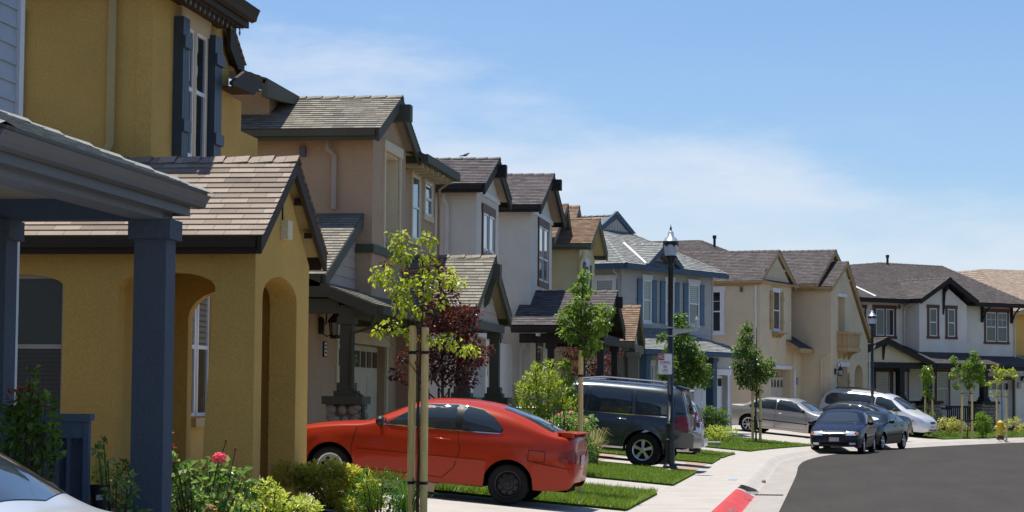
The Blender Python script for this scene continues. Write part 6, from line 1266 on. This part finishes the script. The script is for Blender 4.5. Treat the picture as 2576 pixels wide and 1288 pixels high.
for txt, sz, z, x, m_, sx in (('NO', .118, .148, -.08, SGN, .62), ('STOPPING', .098, .025, -.0, SRED, .50), ('FIRE', .082, -.062, 0, SRED, .56), ('LANE', .082, -.14, 0, SRED, .56)):
    text_mesh('lettering', txt, sz, m_, pl, (x, -.0066, z), (R(90), 0, 0), sx)
b = MB(); b.box(-.075, .075, -.0062, -.004, -.195, -.19); b.build('arrow', mat('sign_grey', (.2, .2, .22)), pl)
for z in (.175, -.185): b = MB(); b.lathe((0, -.006, z), [(.008, -.003), (.008, .002)], 8, 'y'); b.build('bolt', SBK, pl)
b = MB(); b.box(-.02, .02, .005, .035, -.19, .19); b.build('bracket', SBK, sg)
ar = thing('sign_bracket', (-3.42, 48.2, 3.0), 'grey metal arm sticking out from the front lamp post above the sign', 'bracket')
b = MB(); b.prism([(0, -.03), (.12, 0.02), (.56, .1), (.56, .125), (0, .13)], lambda a, c, d: (a, d, c), -.01, .01); b.build('arm', SBK, ar)
b = MB(); b.box(.03, .58, -.03, .03, .126, .136); b.build('flange', SBK, ar)
b = MB(); b.lathe((.52, 0, .136), [(.045, 0), (.045, .2), (.03, .23), (.008, .27), (.004, .31)], 10); b.build('lamp_cell', SBK, ar)
for z in (-.02, .16): b = MB(); b.lathe((-.05, .05, z), [(.068, -.015), (.072, 0), (.068, .015)], 14); b.build('clamp_band', SBK, ar)
HY = mat('hydrant_yellow', (.58, .42, .02), rough=.45, var=.12, vs=9)
hy = thing('fire_hydrant', (7.05, 96.6, .05), 'yellow fire hydrant on the lawn at the bend', 'fire hydrant')
b = MB(); b.lathe((0, 0, 0), [(.16, -.05), (.16, .06), (.11, .08), (.11, .14)], 14); b.build('base', mat('hydrant_base', (.08, .07, .06), rough=.8), hy)
b = MB(); b.lathe((0, 0, 0), [(.16, .14), (.16, .18), (.115, .2), (.115, .58), (.14, .6), (.14, .64)], 16); b.build('barrel', HY, hy)
b = MB(); b.lathe((0, 0, 0), [(.15, .641), (.15, .66), (.13, .7), (.08, .75), (.035, .77), (.035, .82), (.01, .825)], 16); b.build('bonnet', HY, hy)
for ax, s_, rr0 in (('x', 1, .06), ('x', -1, .06), ('y', -1, .075)):
    b = MB(); b.lathe((0, 0, .47), [(rr0, s_*.09), (rr0, s_*.17), (rr0*1.2, s_*.171), (rr0*1.2, s_*.22), (rr0*.4, s_*.225), (rr0*.4, s_*.25)], 12, ax); b.build('outlet_cap', HY, hy)
def bird(label, x, y, z, head, k, col, group=None):
    t = thing('bird', (x, y, z), label, 'bird', head, group); mm = mat('bird_'+str(col), col, rough=.8, var=.25, vs=40)
    b = MB(); b.tube([(.13*k, 0, .17*k), (.1*k, 0, .175*k), (.06*k, 0, .16*k), (.02*k, 0, .125*k), (-.05*k, 0, .1*k), (-.1*k, 0, .085*k), (-.14*k, 0, .08*k), (-.26*k, 0, .065*k)], [.004*k, .026*k, .03*k, .045*k, .05*k, .038*k, .022*k, .018*k], 10); b.build('body', mm, t, smooth=True)
    b = MB(); b.tube([(.125*k, 0, .172*k), (.155*k, 0, .165*k)], [.008*k, .001], 6); b.build('beak', BPL, t)
    for s_ in (1, -1): b = MB(); b.tube([(0, s_*.02*k, .08*k), (.01*k, s_*.02*k, .0), (.03*k, s_*.02*k, 0)], .004*k, 5); b.build('leg', BPL, t)
bird('grey bird perched on the ridge of the charcoal roof', -8.58, 51.8, 7.28, .2, .62, (.10, .095, .09))
bird('small brown bird in the gutter at the bend, left of two', 6.2, 96.3, -.13, 2.6, .75, (.09, .05, .035), 'birds in the gutter'); bird('small brown bird on the kerb at the bend, right of two', 7.05, 99.2, 0.0, .3, .75, (.09, .055, .04), 'birds in the gutter')
b = MB(); b.box(-4.6, -3.55, 71.3, 72.3, .02, .25); sl_ = b.build('concrete_slab', CONC); tag(sl_, 'low white concrete slab on the lawn by the lime plants', 'slab')
# storm drain inlet, grate and sidewalk marks
gr = thing('drain_grate', (-1.15, 41.2, -.128), 'narrow iron drain grate in the gutter by the red kerb end', 'drain grate')
b = MB(); b.box(-.26, .26, -.13, -.1, 0, .012); b.box(-.26, .26, .1, .13, 0, .012); b.build('frame', mat('worn_iron', (.06, .06, .06), rough=.6, var=.3), gr)
b = MB(); b.box(-.26, .26, -.099, .099, .0, .004); b.build('slot', DRK, gr)
for k in range(9): b = MB(); b.box(-.25+k*.06, -.225+k*.06, -.098, .098, .002, .011); b.build('bar', MATS['worn_iron'], gr)
mo = thing('drain_inlet', (-1.55, 42.6, -.13), 'dark kerb opening of the storm drain past the red kerb end', 'drain inlet')
INL = mat('inlet_concrete', (.20, .19, .175), rough=1, var=.4, vs=6); b = MB(); b.box(-.18, .17, -1.6, .12, .0, .006); b.build('inlet_floor', INL, mo)
b = MB(); b.box(-.2, -.165, -1.6, .12, .0, .131); b.build('inlet_back', INL, mo)
b = MB(); b.prism([(-.164, .0), (.17, .0), (.1, .055), (-.02, .10), (-.164, .132)], lambda a, c, d: (a, .1+d, c), -.03, 0); b.build('inlet_face', INL, mo)
b = MB(); b.prism(rr_(.09, .13, .08), lambda a, c, d: (-1.98+a, 45.2+c*2, d), .003, .0085); tag(b.build('paint_spot', mat('blue_paint_spot', (.20, .33, .62), rough=.7, var=.2)), 'round blue paint spot on the sidewalk', 'paint mark')
b = MB(); ico(b, (-1.42, 47.0, -.09), .05, (1, 1, .9), 2, .3); tag(b.build('stone', COBB, smooth=True), 'small brown stone lying in the gutter', 'stone')
b = MB(); rnd = random.Random(5)
for k in range(2):
    t = text_mesh('kerb_lettering', 'FIRE LANE', .17, mat('kerb_white_paint', (.66, .6, .58), rough=.8, var=.2), None, (0, 0, 0), (0, 0, 0), .9)
    t.location = (-1.44, 38.9-k*6.0, -.075); t.rotation_euler = (0, R(20), R(90)); tag(t, 'white stencilled FIRE LANE letters on the red kerb, ' + ('far set near the drain' if k == 0 else 'near set at the frame bottom'), 'stencil', 'stencils on the red kerb')
